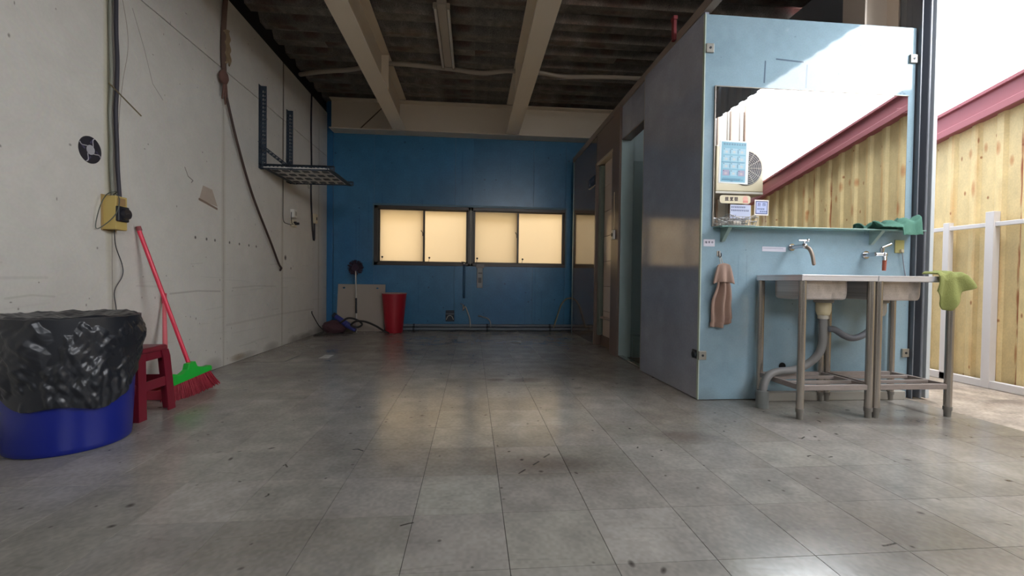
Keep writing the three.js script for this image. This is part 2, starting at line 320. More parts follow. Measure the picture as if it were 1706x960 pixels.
// windows
const frameM = std('#4d4844', 0.42, { metalness: 0.55 });
const paneM = phy({ color: '#efe2cd', roughness: 0.93, transmission: 1, thickness: 0, specularIntensity: 0.4 });
for (const [n, x0, x1] of [[1, -1.5, -0.036], [2, -0.034, 1.45]]) {
  const w = structGroup('window_' + n), y0 = 0.995, y1 = 1.905, f = 0.05, z0 = BZ - 0.1, z1 = BZ + 0.016, mid = n === 1 ? -0.765 : 0.69;
  obj('window_frame', [bx(x0, x1, y0, y0 + f, z0, z1, 0.004), bx(x0, x1, y1 - f, y1, z0, z1, 0.004), bx(x0, x0 + (n === 1 ? f + 0.01 : f - 0.01), y0, y1, z0, z1, 0.004), bx(x1 - (n === 2 ? 0.012 : f - 0.008), x1, y0, y1, z0, z1, 0.004)], frameM, w);
  const L = n === 1 ? x0 + 0.058 : x0 + 0.04, Rr = n === 1 ? x1 - 0.042 : x1 - 0.012;
  [[L, mid + 0.028, BZ - 0.03], [mid - 0.028, Rr, BZ - 0.065]].forEach(([a, b, z], k) => {
    const s = 0.028, yb = y0 + f - 0.004, yt = y1 - f + 0.004;
    const sash = obj('sash', [bx(a, b, yb, yb + s - 0.008, z - 0.012, z + 0.012, 0.003), bx(a, b, yt - 0.016, yt, z - 0.012, z + 0.012, 0.003), bx(a, a + s, yb, yt, z - 0.012, z + 0.012, 0.003), bx(b - s, b, yb, yt, z - 0.012, z + 0.012, 0.003)], frameM, w);
    obj('pane', bx(a + s - 0.004, b - s + 0.004, yb + 0.014, yt - 0.01, z - 0.002, z + 0.001), paneM, sash);
    const kx = a + s + 0.035 + (k ? 0.06 : 0);
    obj('window_stay', [new THREE.SphereGeometry(0.015, 12, 8).scale(1, 1, 0.5).translate(kx, 1.12, z + 0.012), cyl([kx, 1.11, z + 0.01], [kx - 0.012, yb + 0.01, z + 0.01], 0.0025)], M.black, sash);
  });
  obj('latch', [bx(mid - 0.01, mid + 0.012, 1.45, 1.5, BZ - 0.018, BZ - 0.004, 0.004), cyl([mid - 0.004, 1.5, BZ - 0.006], [mid - 0.03, 1.535, BZ + 0.008], 0.006)], frameM, w);
}
struct('trim_2', [bx(1.45, 1.474, 0.985, 1.93, BZ + 0.0005, BZ + 0.012, 0.003), bx(-1.52, -1.5, 0.985, 1.93, BZ + 0.0005, BZ + 0.012, 0.003), bx(-1.5, 1.45, 1.905, 1.935, BZ + 0.0005, BZ + 0.012, 0.003)], std('#4f7486', 0.4));
{ // light-coloured wall of the next building behind the windows
  const m = std('#aa9c80', 0.8), t = structGroup('wall_alley'), parts = [];
  obj('wall_sheet', bx(-6, 7, -0.12, 4.6, -8.45, -8.35), m, t);
}

// ---------------------------------------------------------------- toilet block on the right
const RX = 1.525;
const lamTex = canvasTex(512, 1024, (c, w, h) => { c.fillStyle = '#a6abbb'; c.fillRect(0, 0, w, h); const r = rng(33); for (let k = 0; k < 40; k++) blot(c, r() * w, r() * h, 30 + 120 * r(), 30 + 160 * r(), r() < 0.5 ? '126,130,142' : '156,160,172', 0.18); mottle(c, w, h, 0.06); });
lamTex.repeat.set(0.7, 0.4);
const lamM = phy({ color: '#ffffff', roughness: 0.09, ior: 1.75, map: lamTex }), lamB = phy({ color: '#6a5d52', roughness: 0.08, ior: 1.75 }), tealM = std('#b8d0d2', 0.35), browM = std('#7a6960', 0.4);
{
  const w = structGroup('wall_right'), T = 0.03;
  // cladding panel beside the doorway, its far edge standing a little proud
  const p = new THREE.Group(); p.name = 'cladding_panel'; p.position.set(RX, 0, -2.9); p.rotation.y = 0.031; w.add(p);
  obj('laminate_sheet', uvCube(bx(0, T, 0.004, 2.6, -0.965, 0, 0.002)), lamM, p);
  obj('edge_strip', bx(-0.001, T, 0.004, 2.6, -0.972, -0.966), M.alu, p);
  obj('cladding_panel', uvCube(bx(RX, RX + T, 2.262, 2.6, -4.55, -3.868, 0.002)), lamM, w);
  obj('cladding_panel', uvCube(bx(RX, RX + T, 0.004, 2.6, -6.74, -5.5, 0.002)), lamB, w);
  obj('cladding_panel', uvCube(bx(RX, RX + T, 2.25, 2.6, -5.49, -4.79, 0.002)), browM, w);
  obj('column', bx(RX - 0.02, RX + 0.1, 0, 2.62, -4.79, -4.56, 0.004), browM, w);
  obj('top_trim', bx(RX - 0.012, RX + 0.05, 2.602, 2.668, -6.8, -2.3, 0.004), std('#8d8178', 0.5), w);
  obj('inner_wall', [bx(RX, 3.1, 0, 2.6, -6.8, -6.75), bx(RX + 0.1, 3.1, 0, 2.6, -4.68, -4.6)], tealM, w);
}
{ // side wall of the block towards the alley
  struct('wall_side', bx(3.1, 3.16, -0.12, 3.42, -7.1, -2.98), std('#8f959c', 0.6));
}
{ // doorway 1: open, teal lining and a cubicle step inside
  const d = structGroup('door_1');
  obj('jamb', bx(RX + 0.002, RX + 0.13, 0, 2.26, -4.6, -4.552, 0.003), tealM, d);
  obj('jamb', bx(RX + 0.03, RX + 0.06, 0, 2.26, -3.868, -3.84, 0.003), M.alu, d);
  obj('lintel', bx(RX + 0.004, RX + 0.1, 2.255, 2.29, -4.55, -3.868, 0.003), browM, d);
  obj('threshold', bx(RX - 0.005, RX + 0.05, 0, 0.022, -4.55, -3.868, 0.004), std('#b9b6b0', 0.25, { metalness: 0.9 }), d);
  obj('cubicle_panel', bx(RX + 0.13, 2.9, 0.26, 2.05, -4.59, -4.56, 0.003), std('#9ab4b8', 0.35), d);
  obj('step', bx(RX + 0.14, 2.9, 0.0, 0.23, -4.59, -4.52, 0.006), std('#8da6a6', 0.4), d);
  obj('strike_plate', bx(RX - 0.002, RX + 0.02, 1.02, 1.2, -3.868, -3.858, 0.003), M.white, d);
}
{ // doorway 2: metal frame, tiled wall inside, raised sill
  const d = structGroup('door_2'), fm = std('#8c7b70', 0.35, { metalness: 0.3 });
  obj('door_frame', [bx(RX - 0.014, RX + 0.09, 0, 2.25, -5.5, -5.455, 0.004)], browM, d);
  obj('door_frame', [bx(RX - 0.01, RX + 0.09, 2.215, 2.25, -5.455, -4.79, 0.004)], std('#c7b79f', 0.4), d);
  obj('door_frame', [bx(RX - 0.008, RX + 0.06, 0, 2.22, -4.845, -4.795, 0.004)], fm, d);
  const tm = [std('#e2d0c4', 0.25), std('#dac8bb', 0.25), std('#e8d8cd', 0.25)], r = rng(8), tile = new RoundedBoxGeometry(0.012, 0.296, 0.296, 1, 0.003);
  obj('jamb', bx(RX + 0.02, RX + 0.07, 0.13, 2.2, -5.454, -5.36, 0.004), std('#7d8a80', 0.4), d);
  obj('grout', bx(RX + 0.074, RX + 0.15, 0.0, 2.6, -5.454, -4.8), std('#7a685e', 0.8), d);
  for (let j = 0; j < 7; j++) for (let i = 0; i < 2; i++) { const o = obj('wall_tile', tile, tm[Math.floor(r() * 3)], d); o.position.set(RX + 0.07, 0.28 + j * 0.3, -5.2 + i * 0.3); }
  obj('ledge', bx(RX + 0.03, RX + 0.07, 0.34, 0.365, -5.355, -4.85, 0.004), std('#a08c80', 0.4), d);
  obj('floor_step', bx(RX + 0.12, RX + 0.14, 0, 0.14, -5.455, -4.845), std('#8c7f74', 0.5), d);
}
// signs beside the doors
function glyphs(c, x, y, s, n, seed, col, lw) { // dense little character strokes, too small to read
  const r = rng(seed); c.strokeStyle = col; c.lineWidth = lw; c.lineCap = 'butt';
  for (let k = 0; k < n; k++) {
    const X = x + k * s * 1.08;
    for (let j = 0; j < 3; j++) { const yy = y + s * (0.15 + 0.3 * j + 0.08 * r()); c.beginPath(); c.moveTo(X + s * 0.1 * r(), yy); c.lineTo(X + s * (0.75 + 0.15 * r()), yy - s * 0.03); c.stroke(); }
    for (let j = 0; j < 2; j++) { const xx = X + s * (0.2 + 0.4 * j + 0.12 * r()); c.beginPath(); c.moveTo(xx, y + s * 0.08); c.lineTo(xx + (r() - 0.5) * s * 0.3, y + s * (0.75 + 0.15 * r())); c.stroke(); }
  }
}
const CJK = {
  wipe: [[0.05, 0.3, 0.35, 0.3], [0.2, 0.05, 0.2, 0.9], [0.05, 0.6, 0.35, 0.5], [0.4, 0.18, 0.95, 0.18], [0.68, 0.05, 0.68, 0.15], [0.42, 0.18, 0.42, 0.28], [0.5, 0.3, 0.92, 0.6], [0.85, 0.3, 0.42, 0.6], [0.45, 0.65, 0.95, 0.65], [0.7, 0.65, 0.7, 0.95], [0.55, 0.75, 0.48, 0.9], [0.85, 0.75, 0.92, 0.9]],
  hand: [[0.25, 0.14, 0.75, 0.08], [0.15, 0.32, 0.85, 0.32], [0.08, 0.55, 0.92, 0.55], [0.5, 0.1, 0.5, 0.9], [0.5, 0.9, 0.35, 0.84]],
  cloth: [[0.2, 0.3, 0.2, 0.75], [0.2, 0.3, 0.8, 0.3], [0.8, 0.3, 0.8, 0.72], [0.5, 0.08, 0.5, 0.95]],
  woman: [[0.45, 0.08, 0.25, 0.6], [0.25, 0.6, 0.8, 0.92], [0.68, 0.3, 0.5, 0.75], [0.5, 0.75, 0.15, 0.92], [0.06, 0.35, 0.94, 0.35]],
};
const cjk = (c, k, x, y, s, col, lw) => CJK[k].forEach(([a, b, d, e]) => { c.strokeStyle = col; c.lineWidth = lw; c.beginPath(); c.moveTo(x + a * s, y + b * s); c.lineTo(x + d * s, y + e * s); c.stroke(); });
// a thin board with a print on its front (+z), backed in one colour
function printed(w, h, t, paint, pw, ph, rough, edge) {
  const tex = canvasTex(pw, ph, paint, true, THREE.ClampToEdgeWrapping), m = std('#ffffff', rough, { map: tex }), e = std(edge, rough);
  return { geo: new THREE.BoxGeometry(w, h, t).translate(0, 0, t / 2), mat: [e, e, e, e, m, e] };
}
{
  const paint = (seed) => (c, w, h) => {
    c.fillStyle = '#22263a'; c.fillRect(0, 0, w, h); c.fillStyle = '#aab0bc';
    c.beginPath(); c.arc(50, 36, 11, 0, 7); c.fill(); c.beginPath(); c.moveTo(50, 48); c.lineTo(24, 112); c.lineTo(76, 112); c.fill();
    cjk(c, 'woman', 108, 34, 52, '#8f95a4', 5); glyphs(c, 172, 36, 50, 1, seed, '#8f95a4', 4);
    c.fillStyle = '#5b6072'; c.fillRect(10, 128, w - 20, 5);
  };
  const s = printed(0.3, 0.12, 0.012, paint(3), 256, 144, 0.35, '#1c1f2c');
  const a = tag(obj('door_sign', s.geo, s.mat), 'dark sign plate with white figure beside the open teal doorway', 'sign', 'dark door signs'); a.position.set(RX + 0.013, 2.0, -3.68); a.rotation.y = -Math.PI / 2 + 0.031;
  const b = tag(obj('door_sign', s.geo, s.mat), 'dark sign plate on brown panel near the blue wall', 'sign', 'dark door signs'); b.position.set(RX - 0.001, 2.06, -5.68); b.rotation.y = -Math.PI / 2;
  const l = thing('hanging_lock', 'small white square lock hanging on the brown doorway frame', 'lock', [RX - 0.022, 1.24, -4.68]);
  obj('lock_body', bx(-0.025, 0, 0, 0.1, -0.035, 0.035, 0.006), M.white, l); obj('dial', disc(0.02, 0.006).rotateZ(Math.PI / 2).translate(-0.027, 0.05, 0), M.darkMetal, l);
  obj('cord', tube([[-0.008, 0.1, 0], [-0.01, 0.25, 0.02], [-0.006, 0.4, -0.01], [-0.008, 0.5, 0]], 0.004, 20, 6), M.cream, l);
  const k = thing('panel_latch', 'round dark catch on the grey cladding edge, low down', 'latch', [RX, 0.306, -2.93]);
  obj('knob', disc(0.022, 0.02).rotateZ(Math.PI / 2).translate(-0.011, 0, 0), M.darkMetal, k); obj('plate', bx(-0.004, -0.001, -0.03, 0.03, -0.045, 0.02, 0.001), M.darkMetal, k);
  tag(obj('wall_catch', bx(-0.014, 0, -0.04, 0.04, -0.012, 0.012, 0.004), M.darkMetal, scene, [RX + 0.012, 1.62, -3.77]), 'small dark catch on the grey panel below the sign', 'latch');
  tag(obj('red_bracket', [bx(-0.012, 0.012, 0, 0.17, -0.02, 0.02, 0.004), bx(-0.016, 0.016, 0.15, 0.18, -0.026, 0.026, 0.004)], std('#7a2a30', 0.6), scene, [RX - 0.026, 2.62, -3.31]), 'small dull red bracket at the top of the cubicle wall', 'bracket');
}

// ---------------------------------------------------------------- light blue wash panel
const PZ = -2.89;
{
  const w = 1024, h = 1740, px = (x) => ((x - RX) / 1.53) * w, py = (y) => (1 - y / 2.58) * h;
  const tex = canvasTex(w, h, (c) => {
    c.fillStyle = '#92acb9'; c.fillRect(0, 0, w, h); const r = rng(45);
    for (let k = 0; k < 40; k++) blot(c, r() * w, r() * h, 40 + 160 * r(), 60 + 200 * r(), r() < 0.5 ? '120,146,158' : '150,174,186', 0.2);
    for (let k = 0; k < 26; k++) blot(c, r() * w, r() * h, 2 + 4 * r(), 2 + 3 * r(), '80,96,104', 0.5);
    for (const [x0, y0, x1, y1] of [[1.95, 2.29, 1.945, 2.15], [2.03, 2.31, 2.22, 2.3], [2.25, 2.28, 2.245, 2.13]]) stroke(c, [[px(x0), py(y0)], [px(x1), py(y1)]], 7, 'rgba(96,112,128,0.9)');
    for (let k = 0; k < 12; k++) blot(c, px(2.9 + 0.12 * r()), py(2.05 + 0.25 * r()), 5 + 6 * r(), 4 + 6 * r(), '96,112,124', 0.55);
    for (const x of [1.85, 1.79]) stroke(c, [[px(x), py(0.98)], [px(x), py(0.78)]], 4, 'rgba(120,146,158,0.4)');
    for (let k = 0; k < 10; k++) blot(c, r() * w, h - 8, 90, 40 + 40 * r(), '110,120,118', 0.35);
    blot(c, px(2.12), py(0.23), 22, 20, '16,16,18', 0.4);
    mottle(c, w, h, 0.05);
  }, true, THREE.ClampToEdgeWrapping);
  const wl = structGroup('wall_wash');
  obj('laminate_sheet', uvBy(bx(RX - 0.002, 3.055, 0.004, 2.58, PZ - 0.02, PZ, 0.002), 0, 1, 1 / 1.53, 1 / 2.58, -RX, 0), phy({ color: '#ffffff', roughness: 0.06, ior: 1.46, map: tex }), wl);
  obj('edge_strip', bx(RX - 0.004, RX + 0.004, 0.004, 2.582, PZ - 0.021, PZ + 0.0015, 0.001), std('#b7c4b4', 0.4), wl);
  obj('drain_hole', disc(0.024, 0.004).rotateX(Math.PI / 2), std('#08080a', 0.9), wl, [2.122, 0.229, PZ + 0.001]);
  obj('kerb', bx(1.95, 3.0, 0, 0.06, PZ + 0.001, PZ + 0.05, 0.006), std('#a8a49b', 0.8), wl);
  // columns at the corner
  const c = structGroup('trim_3');
  obj('column', [bx(2.82, 2.834, 0, 3.42, -3.26, -3.06), bx(3.085, 3.099, 0, 3.42, -3.26, -3.06), bx(2.834, 3.085, 0, 3.42, -3.165, -3.155)], std('#e6d9ca', 0.55), c);
  obj('corner_post', [bx(3.062, 3.18, 0, 3.42, -2.978, -2.93, 0.004), bx(3.062, 3.07, 0, 3.42, -2.93, -2.86), bx(3.13, 3.15, 0, 3.42, -2.93, -2.865, 0.008)], std('#6c7078', 0.45), c);
  obj('corner_strip', bx(3.18, 3.21, 0, 3.42, -2.985, -2.87, 0.004), std('#c9cfd2', 0.5), c);
}
const wash = (name, label, cat, x, y, z = PZ, group) => thing(name, label, cat, [x, y, z], 0, group);
// glass clamps
[[1.555, 2.353, 'square metal clamp at the upper left edge of the blue panel'], [3.03, 2.364, 'square metal clamp at the upper right edge of the blue panel'], [1.545, 0.305, 'square metal clamp at the lower left edge of the blue panel'], [3.03, 0.319, 'square metal clamp at the lower right behind the sinks']].forEach(([x, y, label]) => {
  const t = wash('panel_clamp', label, 'clamp', x, y, PZ, 'metal clamps holding the blue panel'); obj('clamp_body', bx(-0.027, 0.027, -0.03, 0.03, 0, 0.014, 0.004), std('#a9a79f', 0.35, { metalness: 0.6 }), t);
  obj('screw', disc(0.008, 0.004, 12).rotateX(Math.PI / 2).translate(0, 0, 0.015), M.darkMetal, t);
});
{ // mirror
  const t = wash('wall_mirror', 'large rectangular mirror above the glass shelf', 'mirror', 2.298, 1.172);
  obj('backing', bx(-0.702, 0.7, 0, 0.936, 0.0005, 0.006), std('#6d6a66', 0.6), t);
  obj('mirror_glass', bx(-0.697, 0.695, 0.004, 0.931, 0.0055, 0.009, 0.001), std('#e9ecec', 0.015, { metalness: 1 }), t);
  obj('edge_trim', [bx(-0.704, -0.696, 0, 0.936, 0.0005, 0.012, 0.002), bx(-0.704, 0.7, 0.93, 0.937, 0.0005, 0.012, 0.002)], std('#8d877d', 0.4, { metalness: 0.4 }), t);
}
const MZ = PZ + 0.0092;
function paper(name, label, cat, x, y, w, h, rot, paint, pw, ph, z = MZ, t = 0.0012) {
  const s = printed(w, h, t, paint, pw, ph, 0.35, '#d8d8d8'), o = tag(obj(name, s.geo, s.mat), label, cat); o.position.set(x, y, z); o.rotation.z = rot; return o;
}
paper('hand_washing_poster', 'blue hand washing poster stuck on the mirror', 'poster', 1.737, 1.604, 0.205, 0.285, -0.02, (c, w, h) => {
  c.fillStyle = '#e9eef0'; c.fillRect(0, 0, w, h); c.fillStyle = '#7fb6cc'; c.fillRect(16, 12, w - 42, h - 24);
  glyphs(c, 34, 20, 22, 9, 2, 'rgba(60,90,120,0.8)', 2.2);
  for (let j = 0; j < 4; j++) for (let i = 0; i < 3; i++) { const x = 34 + i * 72, y = 66 + j * 62; c.fillStyle = j === 3 && i !== 1 ? 'rgba(190,140,170,0.55)' : 'rgba(170,206,222,0.75)'; c.fillRect(x, y, 62, 50); blot(c, x + 30, y + 30, 20, 14, '236,206,190', 0.55); blot(c, x + 8, y + 8, 6, 6, '40,60,90', 0.8); if (i < 2) stroke(c, [[x + 64, y + 14], [x + 64, y + 40]], 4, 'rgba(40,60,100,0.7)'); }
  c.fillStyle = 'rgba(60,110,150,0.5)'; c.fillRect(20, 184, w - 60, 6); c.fillRect(34, 322, w - 100, 5); blot(c, 120, 340, 22, 12, '44,70,110', 0.8); c.fillStyle = '#6aa3bb'; c.fillRect(26, 330, w - 70, 14); glyphs(c, 30, 330, 13, 12, 9, 'rgba(40,70,110,0.7)', 1.6);
}, 272, 368);
{ // banner with rounded ends on the mirror
  const tex = canvasTex(256, 64, (c, w, h) => { c.fillStyle = '#ddd2b4'; c.fillRect(0, 0, w, h); glyphs(c, 42, 12, 36, 3, 14, '#3c2a2c', 7); c.fillStyle = '#e8b0a0'; c.beginPath(); c.arc(212, 26, 22, 0, 7); c.fill(); c.fillStyle = '#d98f86'; c.fillRect(192, 40, 44, 18); }, true, THREE.ClampToEdgeWrapping);
  const g = extr(rrect(-0.108, 0.108, -0.027, 0.027, 0.02), 0.001, 0, 8); uvBy(g, 0, 1, 1 / 0.216, 1 / 0.054, 0.108, 0.027);
  const o = tag(obj('mirror_sticker', g, std('#ffffff', 0.4, { map: tex })), 'cream rounded banner sticker below the blue poster', 'sticker'); o.position.set(1.752, 1.356, MZ);
}
paper('paper_notice', 'pale notice with three text lines above the wire basket', 'notice', 1.79, 1.272, 0.145, 0.098, -0.01, (c, w, h) => { c.fillStyle = '#c3cbe4'; c.fillRect(0, 0, w, h); glyphs(c, 14, 16, 22, 8, 5, '#3b4370', 3); glyphs(c, 14, 52, 22, 10, 6, '#3b4370', 3); glyphs(c, 14, 112, 22, 3, 7, '#3b4370', 3); }, 272, 160);
paper('square_notice', 'small square sign with a blue border on the mirror', 'notice', 1.94, 1.306, 0.1, 0.104, -0.01, (c, w, h) => { c.fillStyle = '#efe6e2'; c.fillRect(0, 0, w, h); c.fillStyle = '#4c5688'; c.fillRect(12, 14, w - 24, h - 28); c.fillStyle = '#bcc6ea'; c.fillRect(22, 24, w - 44, h - 48); glyphs(c, 34, 32, 48, 1, 21, '#6a5f96', 5); glyphs(c, 98, 30, 48, 1, 22, '#55639a', 5); glyphs(c, 34, 96, 22, 4, 23, '#3f4c80', 3); glyphs(c, 66, 126, 22, 4, 24, '#3f4c80', 3); }, 176, 180);
paper('towel_label', 'small white label with three dark characters over the towel', 'label', 1.58, 1.062, 0.078, 0.047, 0, (c, w, h) => { c.fillStyle = '#dcdae6'; c.fillRect(0, 0, w, h); cjk(c, 'wipe', 18, 24, 36, '#2c2c44', 4.5); cjk(c, 'hand', 64, 24, 36, '#2c2c44', 5); cjk(c, 'cloth', 110, 24, 36, '#2c2c44', 5); }, 164, 98, PZ + 0.0005, 0.002);
paper('strip_label', 'narrow white paper strip left of the first tap', 'label', 2.042, 1.028, 0.17, 0.032, -0.012, (c, w, h) => { c.fillStyle = '#d9d8e4'; c.fillRect(0, 0, w, h); glyphs(c, 14, 14, 14, 18, 31, 'rgba(110,112,140,0.7)', 1.6); }, 320, 60, PZ + 0.0005, 0.0015);
{ // shelf
  const t = wash('glass_shelf', 'green-edged glass shelf under the mirror', 'shelf', 2.33, 1.158);
  obj('shelf_plate', bx(-0.725, 0.725, 0, 0.01, 0.001, 0.11, 0.003), phy({ color: '#9fc4bd', roughness: 0.12, transmission: 0.5, thickness: 0.01 }), t);
  for (const x of [-0.66, 0.42]) { const s = new THREE.Shape(); s.moveTo(0, 0); s.lineTo(0.095, 0); s.lineTo(0.012, -0.085); s.lineTo(0, -0.085); s.closePath(); obj('bracket', extr(s, 0.022, 0.002).rotateY(-Math.PI / 2).translate(x + 0.011, 0, 0.003), std('#8fa69f', 0.4), t); }
}
{ // wire basket on the shelf
  const t = wash('wire_basket', 'small chrome wire basket on the left end of the shelf', 'basket', 1.75, 1.17, PZ + 0.06), m = std('#8f8c88', 0.3, { metalness: 0.7 }), g = [], r = 0.0022, W = 0.11, D = 0.04;
  for (const [y, k] of [[0.004, 0.85], [0.03, 0.92], [0.058, 1]]) g.push(tube([[-W * k, y, -D * k], [W * k, y, -D * k], [W * k, y, D * k], [-W * k, y, D * k]], r, 60, 6, true, 0.05));
  for (let i = -5; i <= 5; i++) for (const s of [-1, 1]) g.push(cyl([(i / 5) * W * 0.85, 0.004, s * D * 0.85], [(i / 5) * W, 0.058, s * D], r * 0.7, r * 0.7, 6));
  for (let i = -5; i <= 5; i++) g.push(cyl([(i / 5) * W * 0.85, 0.004, -D * 0.85], [(i / 5) * W * 0.85, 0.004, D * 0.85], r * 0.7, r * 0.7, 6));
  obj('wire_frame', g, m, t);
  obj('handle', tube([[-W, 0.058, 0], [-W * 0.8, 0.07, D * 0.9], [0, 0.046, D * 1.05], [W * 0.8, 0.07, D * 0.9], [W, 0.058, 0]], 0.003, 40, 6), m, t);
  const soap = tag(obj('soap_bar', new RoundedBoxGeometry(0.075, 0.025, 0.045, 3, 0.011), std('#d9cfc4', 0.45), scene, [1.72, 1.19, PZ + 0.06]), 'pale bar of soap in the wire basket', 'soap'); soap.rotation.y = 0.2;
}
{ // green cloth dumped on the shelf end
  const fn = (u, v) => { const x = 2.7 + 0.31 * u, peak = 0.022 + 0.06 * Math.pow(u, 1.5) + 0.022 * Math.sin(u * 19 + 1) * (1 - u * 0.6), a = v * Math.PI; const hang = v > 0.84 && u > 0.5 ? (v - 0.84) * 0.32 : 0;
    return [x + 0.012 * Math.sin(v * 8 + u * 3), 1.181 + peak * Math.sin(Math.min(a, 3.1)) + 0.008 * noise.noise(u * 9, v * 7, 2) - hang, PZ + 0.02 + 0.112 * v + 0.006 * Math.sin(u * 14)]; };
  tag(obj('green_rag', cloth(fn, 50, 26, 0.005), std('#52806f', 0.95, { bumpMap: bumpFine, bumpScale: 0.002 })), 'crumpled dark green rag on the right end of the glass shelf', 'rag');
}
// taps
{
  const t = wash('wall_tap', 'left wall tap with a worn spout over the first sink', 'tap', 2.165, 1.043, PZ, 'wall taps over the sinks');
  obj('wall_flange', disc(0.024, 0.012).rotateX(Math.PI / 2).translate(0, 0, 0.006), M.chrome, t);
  obj('tap_body', [cyl([0, 0, 0.01], [0.008, 0.002, 0.11], 0.013, 0.016), new THREE.SphereGeometry(0.019, 16, 12).translate(0.008, 0.002, 0.115)], M.chrome, t);
  obj('handle', [cyl([0.008, 0.015, 0.112], [0.012, 0.038, 0.112], 0.006), new THREE.SphereGeometry(0.012, 14, 10).translate(0.03, 0.038, 0.116), cyl([-0.03, 0.036, 0.11], [0.03, 0.038, 0.116], 0.006)], M.chrome, t);
  obj('spout', [tube([[0.01, -0.004, 0.12], [0.022, -0.02, 0.142], [0.03, -0.06, 0.158], [0.036, -0.118, 0.166]], 0.0115, 30, 12)], std('#9c8d80', 0.4, { metalness: 0.5 }), t);
  const u = wash('wall_tap', 'right wall tap with a brown hose end over the second sink', 'tap', 2.71, 1.0, PZ, 'wall taps over the sinks');
  obj('wall_flange', disc(0.027, 0.014).rotateX(Math.PI / 2).translate(0, 0, 0.007), M.chrome, u);
  obj('tap_body', [cyl([0, 0, 0.01], [0, 0, 0.09], 0.015, 0.014), cyl([-0.005, 0, 0.09], [0.055, 0, 0.1], 0.013), new THREE.SphereGeometry(0.018, 16, 12).translate(0.05, -0.002, 0.1)], M.chrome, u);
  obj('handle', [cyl([0.03, 0.01, 0.098], [0.034, 0.04, 0.098], 0.012, 0.014), cyl([0.03, 0.045, 0.1], [0.09, 0.07, 0.105], 0.007, 0.009)], M.chrome, u);
  obj('spout', cyl([0.05, -0.005, 0.1], [0.05, -0.04, 0.102], 0.012, 0.014), M.chrome, u);
  obj('hose_end', cyl([0.05, -0.038, 0.102], [0.047, -0.11, 0.102], 0.012, 0.011), std('#9a4f3a', 0.6), u);
}
{ // socket plate and flex
  const t = wash('switch_plate', 'yellowish cover plate right of the second tap', 'cover plate', 2.966, 1.063);
  obj('plate', bx(-0.035, 0.035, -0.045, 0.045, 0, 0.008, 0.004), std('#b3ad73', 0.45), t); obj('spout_nut', disc(0.011, 0.02).rotateX(Math.PI / 2).translate(0.006, -0.03, 0.014), M.cream, t);
  obj('flex', tube([[0.006, -0.034, 0.02], [0.012, -0.08, 0.02], [0.03, -0.15, 0.014], [0.05, -0.21, 0.008]], 0.0035, 30, 6), std('#8c9098', 0.5), t);
}
{ // towel on its hook
  const t = wash('hand_towel', 'beige hand towel with a folded top hanging from a hook', 'towel', 1.66, 0.5), m = std('#a98d7f', 0.95, { bumpMap: bumpFine, bumpScale: 0.003 });
  const fn = (u, v) => { const a = (u - 0.5) * 2, w = 0.035 + 0.036 * Math.min(1, v * 2.2), x = a * w + 0.004 * Math.sin(v * 9), f = 0.016 * Math.cos(a * 7.5) + 0.01 * Math.sin(a * 4 + v * 2); return [x + (v > 0.9 ? -0.006 : 0), 0.335 - 0.34 * v + 0.03 * v * Math.abs(a) * (a > 0 ? 1.1 : 0.2), 0.032 + f + 0.008 * Math.sin(v * 6)]; };
  obj('towel_body', cloth(fn, 40, 50, 0.007), m, t);
  const hood = (u, v) => { const a = (u - 0.5) * 2, w = 0.04 + 0.03 * Math.pow(v, 0.7), f = 0.012 * Math.cos(a * 6 + 1); return [a * w, 0.425 - 0.125 * v - 0.012 * a * a, 0.048 + f * v + 0.012 * v * (1 - a * a)]; };
  obj('folded_top', cloth(hood, 30, 24, 0.008), std('#b5988a', 0.95, { bumpMap: bumpFine, bumpScale: 0.003 }), t);
  obj('loop', tube([[-0.012, 0.41, 0.035], [-0.014, 0.45, 0.024], [-0.008, 0.482, 0.016], [-0.002, 0.45, 0.024], [0.004, 0.41, 0.035]], 0.003, 30, 6), M.pvc, t);
  const h = thing('wall_hook', 'small wire hook holding the beige towel', 'hook', [1.648, 0.985, PZ]);
  obj('hook_wire', tube([[0, 0.02, 0.004], [0, 0, 0.006], [0, -0.02, 0.014], [0.002, -0.012, 0.03], [0.002, 0.006, 0.03]], 0.003, 30, 6), M.darkMetal, h); obj('base', bx(-0.012, 0.012, -0.012, 0.024, 0, 0.004, 0.002), M.pvc, h);
}

